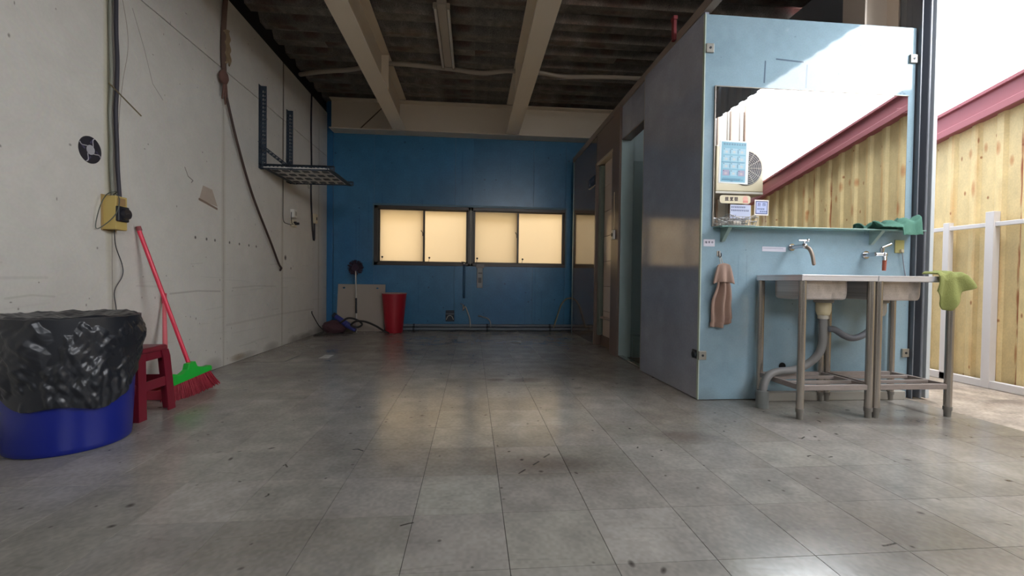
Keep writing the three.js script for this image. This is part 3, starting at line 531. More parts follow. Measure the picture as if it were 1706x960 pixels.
// ---------------------------------------------------------------- sinks
const steelTex = canvasTex(512, 512, (c, w, h) => { c.fillStyle = '#dcdbdc'; c.fillRect(0, 0, w, h); const r = rng(19); for (let k = 0; k < 900; k++) { const y = r() * h, x = r() * w; stroke(c, [[x, y], [x + 40 + 90 * r(), y]], 1, `rgba(${r() < 0.5 ? '140,134,128' : '230,228,224'},0.2)`); } for (let k = 0; k < 60; k++) blot(c, r() * w, r() * h, 8 + 40 * r(), 8 + 30 * r(), '150,144,138', 0.22); mottle(c, w, h, 0.12); });
const steel = std('#e2e0e4', 0.24, { metalness: 0.4 }), bowlM = std('#e2dad4', 0.3, { metalness: 0.4, map: steelTex });
const legM = std('#aca59d', 0.26, { metalness: 0.75, roughnessMap: roughWorn }), rustM = std('#b4a8a2', 0.5, { metalness: 0.3, map: steelTex });
function makeSink(label, x0, x1, b0, b1) {
  const t = thing('sink', label, 'sink', [(x0 + x1) / 2, 0, -2.66], 0, 'steel sinks by the blue panel'), cx = (x0 + x1) / 2, a = x0 - cx, b = x1 - cx, zb = -0.205, zf = 0.215, y = 0.85;
  const top = rrect(a, b, -zf, -zb, 0.008), hole = rrect(b0 - cx, b1 - cx, -zf + 0.06, -zb - 0.09, 0.04); top.holes.push(hole);
  obj('rim', [extr(top, 0.006, 0.0015, 8).rotateX(-Math.PI / 2).translate(0, y - 0.008, 0), bx(a, b, y - 0.036, y - 0.001, zf - 0.012, zf, 0.006), bx(a, b, y - 0.036, y - 0.004, zb, zb + 0.006, 0.002), bx(a, a + 0.006, y - 0.036, y - 0.004, zb, zf, 0.002), bx(b - 0.006, b, y - 0.036, y - 0.004, zb, zf, 0.002)], steel, t);
  // bowl: rings of a rounded rectangle from the rim down, round the bottom edge, closed floor; outside and inside
  const rings = [], out = rrect(b0 - cx, b1 - cx, -zf + 0.06, -zb - 0.09, 0.04).getSpacedPoints(72), mx = (b0 + b1) / 2 - cx, mz = (-zf + 0.06 - zb - 0.09) / 2;
  const prof = [[0.996, 0], [0.994, -0.06], [0.99, -0.1], [0.982, -0.118], [0.965, -0.131], [0.935, -0.14], [0.88, -0.144], [0.5, -0.146], [0.02, -0.148]];
  const P = [], I = []; prof.forEach(([k, dy]) => out.forEach((p) => P.push(mx + (p.x - mx) * k, y - 0.006 + dy, -(mz + (p.y - mz) * k))));
  const n = out.length; for (let j = 0; j < prof.length - 1; j++) for (let i = 0; i < n; i++) { const e = j * n + i, f = j * n + ((i + 1) % n); I.push(e, e + n, f, f, e + n, f + n); }
  const g = new THREE.BufferGeometry(); g.setAttribute('position', new THREE.BufferAttribute(new Float32Array(P), 3)); g.setIndex(I); g.computeVertexNormals(); uvBy(g, 0, 1, 2, 2);
  obj('basin', g, bowlM, t);
  for (const [lx, lz] of [[a + 0.022, zf - 0.022], [b - 0.022, zf - 0.022], [a + 0.022, zb + 0.022], [b - 0.022, zb + 0.022]]) {
    const leg = obj('leg', cyl([lx, 0.045, lz], [lx, y - 0.01, lz], 0.0205, 0.0205, 20), legM, t);
    obj('foot', [cyl([lx, 0, lz], [lx, 0.046, lz], 0.017, 0.0185, 16), cyl([lx, 0.04, lz], [lx, 0.062, lz], 0.0225, 0.0225, 16)], std('#77736c', 0.6), leg);
  }
  obj('shelf_frame', [bx(a + 0.03, b - 0.03, 0.168, 0.2, zf - 0.034, zf - 0.012, 0.003), bx(a + 0.03, b - 0.03, 0.168, 0.2, zb + 0.012, zb + 0.034, 0.003), bx(a + 0.012, a + 0.034, 0.168, 0.2, zb + 0.03, zf - 0.03, 0.003), bx(b - 0.034, b - 0.012, 0.168, 0.2, zb + 0.03, zf - 0.03, 0.003)], rustM, t);
  for (const k of [0.34, 0.66]) { const z = zb + (zf - zb) * k; obj('slat', bx(a + 0.03, b - 0.03, 0.178, 0.198, z - 0.012, z + 0.012, 0.003), rustM, t); }
  return t;
}
const s1 = makeSink('left steel sink on four legs beside the blue panel', 1.906, 2.384, 1.958, 2.262), s2 = makeSink('right steel sink on four legs with a green towel over its end', 2.389, 2.905, 2.43, 2.745);
function strainer(t, x, m) { // basket under a bowl
  const dx = x - t.position.x;
  obj('strainer_flange', lathe([[0, 0], [0.052, 0], [0.055, -0.008], [0.055, -0.018], [0.05, -0.022], [0, -0.022]]).translate(dx, 0.7, -0.0), std('#8b867f', 0.5), t);
  obj('strainer_cup', lathe([[0.04, 0], [0.043, -0.01], [0.042, -0.055], [0.036, -0.075], [0.03, -0.085], [0, -0.085]]).translate(dx, 0.68, 0), m, t);
}
strainer(s1, 2.222, std('#c9bc9a', 0.5)); strainer(s2, 2.6, std('#b7b2a8', 0.5));
{
  const t = thing('drain_pipe', 'grey waste pipe running from the left sink down to the floor', 'pipe', [1.853, 0, -2.7]), g = std('#817f7e', 0.5);
  obj('pipe', tube([[0.369, 0.6, 0.04], [0.369, 0.52, 0.04], [0.369, 0.42, 0.04], [0.345, 0.34, 0.03], [0.28, 0.272, 0.01], [0.2, 0.24, 0], [0.11, 0.229, -0.01], [0.045, 0.206, -0.005], [0.01, 0.15, 0], [0, 0.07, 0]], 0.024, 120, 16), g, t);
  obj('collar', cyl([0.369, 0.575, 0.04], [0.369, 0.6, 0.04], 0.032, 0.032, 20), M.pvc, t);
  obj('floor_socket', lathe([[0.03, 0], [0.036, 0.002], [0.038, 0.11], [0.034, 0.114], [0.03, 0.11]]), std('#7a7d7c', 0.55), t);
  const h = tag(obj('drain_hose', tube([[2.268, 0.51, -2.66], [2.3, 0.505, -2.655], [2.36, 0.468, -2.65], [2.42, 0.452, -2.65], [2.5, 0.475, -2.655], [2.57, 0.53, -2.66], [2.6, 0.572, -2.66]], 0.02, 90, 14), std('#64666c', 0.5)), 'dark grey hose sagging between the two sinks', 'hose');
}
{ // towel over the sink end
  const yb = (u) => { const k = [[0, 0.765], [0.3, 0.65], [0.42, 0.645], [0.7, 0.76], [1, 0.79]]; for (let i = 1; i < k.length; i++) if (u <= k[i][0]) return THREE.MathUtils.lerp(k[i - 1][1], k[i][1], (u - k[i - 1][0]) / (k[i][0] - k[i - 1][0])); return 0.79; };
  const fn = (u, v) => { // lies on the rim, turns over its front edge and hangs down in soft folds
    const top = 0.28, h = Math.max(0, (v - top) / (1 - top)), on = Math.min(1, v / top), bend = Math.min(1, h * 6);
    const x = 2.757 + 0.165 * u + 0.085 * u * u * h - 0.012 * (1 - u) * h;
    return [x, 0.866 + 0.008 * Math.sin(u * 15) * (1 - h) + 0.012 * Math.sin(u * Math.PI) * (1 - on * 0.5) * (1 - h) - (0.866 - yb(u)) * h, -2.53 + 0.092 * on + 0.012 * bend + (0.016 * Math.sin(u * 15 + 0.5) + 0.012 * Math.sin(u * 6 + v * 4)) * h];
  };
  tag(obj('green_towel', cloth(fn, 40, 40, 0.006), std('#989d5c', 0.95, { bumpMap: bumpFine, bumpScale: 0.003 })), 'lime green towel draped over the right end of the sinks', 'towel');
}

// ---------------------------------------------------------------- neighbouring yellow shed and its white frame
{
  const t = thing('metal_shed', 'yellow corrugated metal shed with a red gable edge across the alley', 'shed', [4.13, 0, -1.85]);
  const w = 1024, h = 1024, r = rng(52);
  const tex = [0, 1, 2].map((k) => canvasTex(512, 1024, (c, W, H) => {
    c.fillStyle = '#dfc894'; c.fillRect(0, 0, W, H);
    for (let i = 0; i < 4; i++) { const x = (i + 0.62) * (W / 4); for (let j = 0; j < 16; j++) blot(c, x + (r() - 0.5) * 12, r() * H, 6 + 10 * r(), 40 + 120 * r(), r() < 0.5 ? '196,134,70' : '210,150,84', 0.14); }
    const xs = k === 0 ? 0.24 * W : (1.62 + k) * (W / 4); for (let j = 0; j < 34; j++) blot(c, xs + (r() - 0.5) * 9, H * (0.2 + 0.8 * r()), 3 + 5 * r(), 10 + 40 * r(), '140,62,28', 0.55);
    for (let j = 0; j < 26; j++) blot(c, r() * W, r() * H, 3 + 5 * r(), 4 + 8 * r(), '130,60,26', 0.75);
    for (let j = 0; j < 5; j++) blot(c, W * (0.3 + 0.5 * r()), H * (0.25 + 0.2 * r()), 10 + 10 * r(), 10 + 26 * r(), '170,86,40', 0.5);
    mottle(c, W, H, 0.08);
  }, true, THREE.ClampToEdgeWrapping));
  const mats = tex.map((x) => std('#ffffff', 0.55, { map: x })), top = (z) => 2.58 - 0.2 * Math.abs(z + 1.85);
  const P = 0.18; // rib pitch
  for (let k = 0; k < 13; k++) {
    const z0 = 3.6 - k * 0.72, ribs = [];
    for (let i = 0; i < 4; i++) { const a = z0 - i * P; ribs.push([a, 0], [a - 0.085, 0], [a - 0.105, 0.022], [a - 0.15, 0.022], [a - 0.17, 0]); }
    ribs.push([z0 - 0.72, 0]);
    const Q = [], I = [];
    ribs.forEach(([z, d]) => { for (const y of [-0.01, Math.max(0.5, top(z) - 0.1)]) Q.push(-d, y, z + 1.85); });
    ribs.forEach(([z]) => { for (const y of [-0.01, Math.max(0.5, top(z) - 0.1)]) Q.push(0.03, y, z + 1.85); });
    const n = ribs.length; for (let i = 0; i < n - 1; i++) { const e = i * 2; I.push(e, e + 3, e + 1, e, e + 2, e + 3); const f = n * 2 + e; I.push(f, f + 1, f + 3, f, f + 3, f + 2); }
    const g = new THREE.BufferGeometry(); g.setAttribute('position', new THREE.BufferAttribute(new Float32Array(Q), 3)); g.setIndex(I); const h2 = g.toNonIndexed(); h2.computeVertexNormals();
    obj('metal_sheet', uvBy(h2, 2, 1, -1 / 0.72, 1 / 2.6, -(z0 + 1.85), 0), mats[k % 3], t);
  }
  const red = std('#96565c', 0.5);
  for (const s of [-1, 1]) {
    const L = 5.6, a = Math.atan(0.2), z0 = s > 0 ? -0.04 : -L, z1 = s > 0 ? L : 0.04;
    const o = obj('gable_cap', [bx(-0.1, 0.0, -0.17, 0.0, z0, z1, 0.006), bx(-0.13, 0.06, -0.012, 0.02, z0, z1, 0.006), bx(-0.118, -0.1, -0.19, -0.13, z0, z1, 0.006)], red, t); o.position.set(s > 0 ? 0 : 0.004, s > 0 ? 2.6 : 2.597, 0); o.rotation.x = s * a;
    const rf = obj('roof_slope', bx(0.0, 5, -0.03, 0.0, z0, z1), std('#8e4a4c', 0.6), t); rf.position.copy(o.position); rf.rotation.copy(o.rotation);
  }
  obj('rear_wall', bx(0.04, 5, -0.01, 1.4, -4.9, 5.2), std('#b89a5c', 0.8), t);
  const f = thing('steel_frame', 'white square-tube gate frame standing against the yellow shed', 'gate frame', [4.07, 0, -3.3]), m = std('#d9d4d2', 0.5);
  for (const [z, y, wd] of [[-0.22, 1.33, 0.024], [0.11, 1.38, 0.03], [0.95, 1.33, 0.024], [-1.1, 1.3, 0.024]]) obj('post', bx(-wd, wd, -0.01, y, z - wd, z + wd, 0.004), m, f);
  obj('rail', bx(-0.016, 0.016, 1.262, 1.296, -1.6, 2.2, 0.004), m, f); obj('rail', bx(-0.024, 0.024, -0.01, 0.05, -1.6, 2.2, 0.004), m, f);
}
// ---------------------------------------------------------------- seen in the mirror: end wall of the next unit with an air conditioner
{
  const w = structGroup('wall_front'), m = std('#98938c', 0.6), post = std('#8a7668', 0.6);
  obj('wall_sheet', bx(2.5, 3.97, -0.1, 3.3, 0.55, 0.6), m, w);
  obj('wall_sheet', bx(2.45, 2.5, -0.1, 3.5, 0.55, 2.7), m, w);
  obj('wall_sheet', [bx(-2.34, 0.2, -0.1, 3.5, 2.7, 2.76), bx(0.2, 2.5, -0.1, 2.1, 2.7, 2.76)], std('#8f8a82', 0.7), w);
  for (let i = 0; i < 8; i++) obj('wall_rib', bx(2.55 + i * 0.19, 2.6 + i * 0.19, 0, 3.3, 0.53, 0.551, 0.004), m, w);
  for (const x of [3.52, 3.72]) obj('post', bx(x, x + 0.03, 0, 3.3, 0.5, 0.53, 0.004), post, w);
  obj('post', bx(3.94, 3.97, 0, 3.4, 0.5, 0.549, 0.004), post, w);
  const t = thing('air_conditioner', 'outdoor air conditioner unit seen only in the mirror', 'air conditioner', [3.6, 2.03, 0.2]), body = std('#948a72', 0.5);
  obj('casing', bx(-0.34, 0.34, 0, 0.62, -0.14, 0.14, 0.015), body, t);
  const ring = []; for (let k = 1; k <= 9; k++) ring.push(new THREE.TorusGeometry(0.025 * k, 0.003, 6, 48).translate(0.08, 0.32, -0.148));
  for (let k = 0; k < 12; k++) { const a = (k / 12) * Math.PI * 2; ring.push(cyl([0.08, 0.32, -0.148], [0.08 + 0.23 * Math.cos(a), 0.32 + 0.23 * Math.sin(a), -0.148], 0.003, 0.003, 6)); }
  obj('fan_opening', disc(0.235, 0.004, 48).rotateX(Math.PI / 2).translate(0.08, 0.32, -0.141), std('#2c2a31', 0.7), t);
  obj('fan_grille', ring, std('#8a847a', 0.5), t);
  for (let k = 0; k < 12; k++) obj('louvre', bx(-0.346, -0.339, 0.1 + k * 0.036, 0.118 + k * 0.036, -0.1, 0.1), std('#8a8478', 0.6), t);
  const b = tag(obj('wall_bracket', [bx(-0.34, 0.34, -0.03, 0, -0.14, 0.3, 0.004), bx(-0.3, -0.27, -0.3, -0.03, 0.26, 0.3, 0.004), bx(0.27, 0.3, -0.3, -0.03, 0.26, 0.3, 0.004)], std('#8f8a80', 0.5), scene, [3.6, 2.03, 0.2]), 'steel wall bracket carrying the outdoor air conditioner', 'bracket');
}

// ---------------------------------------------------------------- left wall things
{
  const t = thing('cable_run', 'dark cables and pale conduit running down the white wall to the socket box', 'cable', [LX, 1.27, -2.93]);
  const line = (dz, x, amp, seed) => { const r = rng(seed), p = []; for (let k = 0; k <= 12; k++) { const y = (k / 12) * 1.96; p.push([x + 0.006 * r(), y, dz + amp * (r() - 0.5) + (k === 0 ? -0.012 : 0)]); } return p; };
  obj('dark_cable', tube(line(-0.01, 0.02, 0.014, 4), 0.0105, 120, 8), std('#35333c', 0.6), t);
  obj('conduit', tube(line(0.03, 0.014, 0.004, 6), 0.009, 100, 8), std('#7d7d72', 0.6), t);
  obj('thin_wire', tube([[0.02, 1.96, -0.04], [0.02, 1.4, -0.03], [0.03, 1.0, -0.09], [0.02, 0.72, -0.06], [0.02, 0.5, -0.03], [0.02, 0.2, -0.02]], 0.002, 60, 5), std('#a39a90', 0.6), t);
  obj('cable_tie', cyl([0.03, 0.66, 0.06], [0.05, 0.55, -0.17], 0.004), std('#6d5f45', 0.7), t);
  const b = thing('socket_box', 'yellowed switch box with a black industrial socket on the white wall', 'socket', [LX, 1.067, -2.9]);
  obj('box_body', bx(0, 0.075, 0, 0.2, -0.045, 0.045, 0.004), std('#c2a963', 0.55), b);
  obj('back_board', bx(0, 0.006, -0.006, 0.206, -0.055, 0.055, 0.002), std('#a58a5a', 0.7), b);
  obj('black_socket', [bx(0.07, 0.092, 0.05, 0.14, -0.04, 0.044, 0.006), cyl([0.085, 0.095, -0.002], [0.112, 0.095, -0.002], 0.034, 0.03, 20), bx(0.1, 0.116, 0.09, 0.1, -0.02, 0.02, 0.002)], std('#202028', 0.45), b);
  obj('cover_label', bx(0.0745, 0.0765, 0.145, 0.19, -0.03, 0.03, 0.001), std('#9c7d56', 0.6), b);
  obj('wire_loop', tube([[0.03, 0.21, 0], [0.07, 0.225, 0.03], [0.05, 0.2, 0.075], [0.03, 0.12, 0.1], [0.02, 0.0, 0.115], [0.05, 0.03, 0.08], [0.085, 0.1, 0.05], [0.085, 0.18, 0.03], [0.05, 0.215, 0.01]], 0.0028, 120, 6), std('#4f5348', 0.55), b);
  tag(obj('thin_cable', tube([[LX + 0.03, 1.07, -2.905], [LX + 0.02, 0.97, -2.93], [LX + 0.012, 0.86, -2.99], [LX + 0.012, 0.79, -2.99], [LX + 0.012, 0.7, -2.93], [LX + 0.012, 0.6, -2.94], [LX + 0.012, 0.48, -2.96]], 0.003, 80, 6), std('#4b4b4b', 0.6)), 'thin dark wire hanging from the switch box behind the bag', 'wire');
  // round sticker
  const s = thing('round_sticker', 'round black sticker with a pale pinwheel design on the white wall', 'sticker', [LX, 1.508, -2.772]);
  obj('disc', disc(0.076, 0.004, 48).rotateZ(Math.PI / 2).translate(0.002, 0, 0), std('#2c2b33', 0.4), s);
  const pale = std('#a9a7ac', 0.5), arms = [];
  for (let k = 0; k < 4; k++) { const a0 = (k * Math.PI) / 2 + 0.75, p = []; for (let i = 0; i <= 6; i++) { const f = i / 6, a = a0 + 0.55 * Math.sin(f * 2.2), rr = 0.022 + 0.053 * f; p.push([0.0042, rr * Math.sin(a), -rr * Math.cos(a)]); } arms.push(tube(p, 0.0028, 24, 6)); }
  obj('spiral_arms', arms, pale, s); obj('centre', disc(0.027, 0.005, 32).rotateZ(Math.PI / 2).translate(0.0036, 0, 0), pale, s);
  const inner = []; for (let k = 0; k < 4; k++) { const a = (k * Math.PI) / 2 + 0.9; inner.push(bx(0.0035, 0.0048, -0.005, 0.005, -0.016, 0.016, 0.001).rotateX(a).translate(0, 0.05 * Math.sin(a + 0.5), -0.05 * Math.cos(a + 0.5))); }
  obj('dark_print', inner, std('#4a4660', 0.5), s);
  // rope, knot and hose
  const h = thing('hanging_hose', 'brown hose tied with a rag knot hanging down the white wall', 'hose', [LX, 0, 0]);
  obj('upper_rope', tube([[0.03, 3.26, -4.14], [0.026, 3.1, -4.12], [0.024, 2.8, -4.1], [0.026, 2.55, -4.11]], 0.02, 50, 10), std('#705a50', 0.9, { bumpMap: bumpFine, bumpScale: 0.004 }), h);
  obj('rag_wrap', [cloth((u, v) => [0.03 + 0.03 * Math.sin(u * 3.1), 2.92 - 0.26 * v - 0.03 * Math.abs(Math.sin(u * 9)) * v, -4.1 - 0.05 * u - 0.03 * u * v + 0.012 * Math.sin(v * 20)], 12, 24, 0.008)], std('#a18b6c', 0.95, { bumpMap: bumpFine, bumpScale: 0.006 }), h);
  const kn = new THREE.SphereGeometry(0.05, 20, 16), kp = kn.attributes.position; for (let i = 0; i < kp.count; i++) { const q = V().fromBufferAttribute(kp, i), k = 1 + 0.35 * fbm(q.x * 22, q.y * 22, q.z * 22, 3); kp.setXYZ(i, q.x * k * 0.7, q.y * k * 1.2, q.z * k); } kn.computeVertexNormals();
  obj('knot', [kn.translate(0.04, 2.5, -4.075), ...[[-0.03, -0.17], [0.05, -0.13], [0.02, -0.2]].map(([dz, dy]) => cyl([0.045, 2.48, -4.085], [0.04, 2.48 + dy, -4.085 - dz], 0.014, 0.006, 8))], std('#6a4c44', 0.95), h);
  obj('lower_hose', tube([[0.035, 2.47, -4.09], [0.03, 2.32, -4.16], [0.03, 2.0, -4.33], [0.03, 1.6, -4.6], [0.03, 1.15, -5.02], [0.03, 0.95, -5.2], [0.03, 0.895, -5.28], [0.032, 0.885, -5.26], [0.035, 0.87, -5.235]], 0.011, 140, 10), std('#43322c', 0.55), h);
}
{ // angle-iron wall shelf
  const t = thing('angle_iron_shelf', 'grey slotted angle-iron wall shelf with a white underside', 'shelf', [LX, 1.9, -4.8]), m = std('#3f4a55', 0.5, { metalness: 0.4 });
  const flange = (L, w) => { const s = rect(0, w, 0, L); for (let y = 0.02; y < L - 0.03; y += 0.04) { s.holes.push(rect(w * 0.3, w * 0.44, y, y + 0.024, THREE.Path)); s.holes.push(rect(w * 0.62, w * 0.76, y + 0.004, y + 0.014, THREE.Path)); } return extr(s, 0.003); };
  const angle = (L, w = 0.045) => mergeGeometries(clean([flange(L, w), flange(L, w).rotateY(-Math.PI / 2).translate(0.003, 0, 0)])); // along +y, flanges towards +x and +z
  const up = angle(0.85, 0.055);
  for (const z of [0.01, -0.67]) { const u = obj('upright', up, m, t); u.position.set(0.002, 0, z - 0.055); }
  const arm = angle(0.74), side = angle(0.8);
  for (const z of [0.02, -0.72]) { const a = obj('arm', arm, m, t); a.rotation.z = -Math.PI / 2; a.position.set(0.004, 0.045, z - 0.045); }
  for (const x of [0.06, 0.7]) { const a = obj('rail', side, m, t); a.rotation.x = -Math.PI / 2; a.position.set(x - 0.02, 0.0, 0.02); }
  const br = angle(0.42, 0.035);
  for (const z of [-0.01, -0.69]) { const a = obj('brace', br, m, t); a.position.set(0.0, 0.27, z); a.rotation.z = -Math.PI / 2 - 0.66; }
  obj('shelf_panel', uvCube(bx(0.03, 0.69, 0.012, 0.02, -0.75, 0.0)), std('#d8d6d0', 0.6), t);
  const strip = bx(0, 0.06, 0.004, 0.0125, 0, 0.07), sm = std('#5b5f62', 0.6);
  for (let i = 0; i < 6; i++) for (let j = 0; j < 4; j++) obj('grid_strip', strip, sm, t, [0.09 + i * 0.1, 0, -0.7 + j * 0.18]);
  tag(obj('hanging_clip', [tube([[LX + 0.24, 1.895, -5.5], [LX + 0.24, 1.86, -5.5], [LX + 0.25, 1.84, -5.49], [LX + 0.26, 1.86, -5.5]], 0.004, 20, 6)], M.pvc), 'small pale hook under the angle-iron shelf', 'hook');
}
{ // outlet boxes and their cables at the far end
  const t = thing('outlet_box', 'pair of small white outlet boxes with a plug on the left wall', 'socket', [LX, 1.45, -5.63]);
  obj('box_body', bx(0, 0.05, 0.06, 0.16, -0.05, 0.04, 0.005), M.white, t); obj('box_body', bx(0, 0.045, -0.05, 0.03, -0.05, 0.04, 0.005), M.cream, t);
  obj('plug', [cyl([0.04, -0.01, 0], [0.09, -0.01, 0], 0.018, 0.014), cyl([0.04, 0.0, 0.03], [0.07, 0.0, 0.03], 0.012)], M.black, t);
  obj('flex', tube([[0.02, 0.12, 0.05], [0.03, 0.05, 0.08], [0.03, -0.02, 0.05], [0.05, -0.01, 0.02]], 0.004, 30, 6), M.black, t);
  obj('outlet_face', bx(0.049, 0.053, 0.085, 0.135, -0.03, 0.02, 0.001), std('#a9a49a', 0.5), t);
  const u = thing('junction_box', 'beige junction box on the left wall near the blue corner', 'socket', [LX, 1.53, -6.36]);
  obj('box_body', bx(0, 0.05, 0, 0.13, -0.045, 0.045, 0.005), M.cream, u); obj('switch', bx(0.048, 0.056, 0.045, 0.085, -0.012, 0.012, 0.002), M.black, u);
  tag(obj('black_cable', tube([[LX + 0.016, 3.25, -6.25], [LX + 0.016, 2.8, -6.235], [LX + 0.016, 2.3, -6.255], [LX + 0.016, 1.9, -6.24], [LX + 0.018, 1.5, -6.29], [LX + 0.02, 1.33, -6.33], [LX + 0.022, 1.3, -6.345], [LX + 0.022, 1.34, -6.36], [LX + 0.022, 1.53, -6.36]], 0.011, 160, 8), std('#231f24', 0.6)), 'black cable hanging down the left wall into the junction box', 'cable');
  tag(obj('thin_wall_wire', tube([[LX + 0.008, 3.24, -5.37], [LX + 0.008, 2.8, -5.375], [LX + 0.008, 2.2, -5.37], [LX + 0.008, 1.66, -5.37], [LX + 0.008, 1.45, -5.38], [LX + 0.012, 1.42, -5.48], [LX + 0.02, 1.42, -5.58]], 0.004, 100, 6), std('#4a423c', 0.6)), 'thin dark wire along the panel seam behind the shelf', 'wire');
}

// ---------------------------------------------------------------- tub, bag, stool, broom, dustpan
{
  const C = [-1.9, 0, -2.3];
  const t = thing('plastic_tub', 'round blue plastic tub under a black bin bag', 'tub', C);
  obj('tub_body', lathe([[0, 0.004], [0.2, 0.004], [0.214, 0], [0.222, 0.006], [0.226, 0.03], [0.238, 0.3], [0.246, 0.52], [0.25, 0.525], [0.252, 0.51], [0.252, 0.535], [0.243, 0.535], [0.232, 0.3], [0.218, 0.02], [0, 0.02]], 72), std('#13217c', 0.32), t);
  const fr = rng(17), FOLDS = [[4, 0.011], [5, 0.009], [8, 0.008], [11, 0.006], [15, 0.0045], [19, 0.004], [26, 0.003], [33, 0.0024], [41, 0.002]].map(([f, a]) => [V(fr() - 0.5, (fr() - 0.5) * 0.8, fr() - 0.5).normalize(), f, fr(), a]);
  const NU = 420, NV = 190, P = [], I = [], face = Math.atan2(2.3, 1.9);
  const prof = [[0.0, 0.585], [0.12, 0.59], [0.2, 0.607], [0.238, 0.613], [0.258, 0.6], [0.268, 0.55], [0.272, 0.48], [0.27, 0.42], [0.264, 0.34], [0.252, 0.22]].map(([r, y]) => V(r, y, 0)), cv = new THREE.CatmullRomCurve3(prof);
  for (let j = 0; j <= NV; j++) for (let i = 0; i < NU; i++) {
    const v = j / NV, a = (i / NU) * Math.PI * 2, p = cv.getPoint(v), ph = Math.atan2(Math.sin(a - face), Math.cos(a - face)), hem = 0.2 + 0.1 * (1 - Math.cos(ph * 1.25)) * (Math.abs(ph) < 2.4 ? 1 : 0.9) + 0.02 * Math.sin(ph * 5 + 1);
    let y = p.y > 0.5 ? p.y : 0.5 - ((0.5 - p.y) / 0.28) * (0.5 - hem), r = p.x;
    const ca = Math.cos(a), sa = Math.sin(a), k = Math.min(1, v * 3), side = THREE.MathUtils.smoothstep(v, 0.3, 0.5);
    const n1 = fbm(ca * 1.5, y * 3.2, sa * 1.5 + 5, 3), low = THREE.MathUtils.smoothstep(v, 0.72, 0.95);
    const q = V(ca * 0.26 + 0.05 * n1, y + 0.06 * fbm(ca * 2 + 7, y * 5, sa * 2, 2), sa * 0.26 - 0.05 * n1);
    let cr = 0; FOLDS.forEach(([d, f, ph2, a]) => { const t2 = q.dot(d) * f + ph2, w = Math.abs(t2 - Math.floor(t2) - 0.5) * 2; cr += a * (w - 0.5); });
    r += k * (0.024 * n1 + cr * (0.25 + 0.75 * side)) + 0.006 * low * Math.abs(Math.sin(ph * 17 + 3 * n1)) - side * 0.003;
    y += (1 - side) * (0.018 * fbm(ca * r * 12, 1, sa * r * 12, 3) + 0.014 * n1);
    r = Math.min(r, 0.284); if (v > 0.42) r = Math.max(r, 0.262 - 0.012 * low); const wallX = -2.172 - C[0];
    P.push(Math.max(wallX, r * ca), y, r * sa);
  }
  for (let j = 0; j < NV; j++) for (let i = 0; i < NU; i++) { const e = j * NU + i, f = j * NU + ((i + 1) % NU); I.push(e, f, e + NU, f, f + NU, e + NU); }
  const g = new THREE.BufferGeometry(); g.setAttribute('position', new THREE.BufferAttribute(new Float32Array(P), 3)); g.setIndex(I); g.computeVertexNormals();
  tag(obj('bin_bag', g, phy({ color: '#1c1f26', roughness: 0.38, clearcoat: 0.25, clearcoatRoughness: 0.25, side: THREE.DoubleSide }), scene, C), 'crumpled black plastic bin bag pulled over the blue tub', 'bin bag');
}
{ // low stool, arched sides
  const t = thing('plastic_stool', 'low dark red plastic stool behind the black bin bag', 'stool', [-1.93, 0, -2.72]), m = std('#741a2c', 0.38);
  const W = 0.14, D = 0.15, Hh = 0.39;
  obj('seat', [new RoundedBoxGeometry(0.25, 0.035, 0.25, 4, 0.016).translate(0, Hh - 0.018, 0), bx(-0.118, 0.118, Hh - 0.075, Hh - 0.02, -0.118, -0.108, 0.004), bx(-0.118, 0.118, Hh - 0.075, Hh - 0.02, 0.108, 0.118, 0.004), bx(-0.118, -0.108, Hh - 0.075, Hh - 0.02, -0.118, 0.118, 0.004), bx(0.108, 0.118, Hh - 0.075, Hh - 0.02, -0.118, 0.118, 0.004)], m, t);
  const leg = (sx, sz) => { const fn = (k, y) => { const s = 0.83 + 0.17 * k; return [sx * W * s, y, sz * D * s]; }, P = [];
    const secs = [[0, Hh - 0.03], [0.25, 0.32], [0.5, 0.22], [0.78, 0.1], [1, 0]], g = [];
    for (let i = 0; i < secs.length - 1; i++) { const a = fn(secs[i][0], secs[i][1]), b = fn(secs[i + 1][0], secs[i + 1][1]); g.push(plate(a, b, -sx * 0.06, 0.008, sz), plate(a, b, 0.008, -sz * 0.06, sx, true)); }
    return g; };
  function plate(a, b, wx, wz) { // a slab between two heights, spanning wx and wz from the corner
    const P = [], q = ([x, y, z]) => [[x, y, z], [x + wx, y, z], [x + wx, y, z + wz * (Math.abs(wz) > 0.02 ? 1 : -Math.sign(z))], [x, y, z + wz * (Math.abs(wz) > 0.02 ? 1 : -Math.sign(z))]].map(([X, Y, Z]) => [Math.abs(wx) > 0.02 ? X : X, Y, Z]);
    const A = q(a), B = q(b), I = [0, 1, 5, 0, 5, 4, 1, 2, 6, 1, 6, 5, 2, 3, 7, 2, 7, 6, 3, 0, 4, 3, 4, 7, 0, 2, 1, 0, 3, 2, 4, 5, 6, 4, 6, 7];
    const g = new THREE.BufferGeometry(); g.setAttribute('position', new THREE.BufferAttribute(new Float32Array([...A, ...B].flat()), 3)); g.setIndex(I); const h = g.toNonIndexed(); h.computeVertexNormals(); return h;
  }
  const dm = m.clone(); dm.side = THREE.DoubleSide;
  for (const sx of [-1, 1]) for (const sz of [-1, 1]) obj('leg', leg(sx, sz), dm, t);
  for (const s of [-1, 1]) { obj('cross_bar', bx(s * 0.13 - 0.005, s * 0.13 + 0.005, 0.15, 0.205, -0.13, 0.13, 0.004), m, t); obj('cross_bar', bx(-0.125, 0.125, 0.15, 0.205, s * 0.137 - 0.005, s * 0.137 + 0.005, 0.004), m, t); }
}
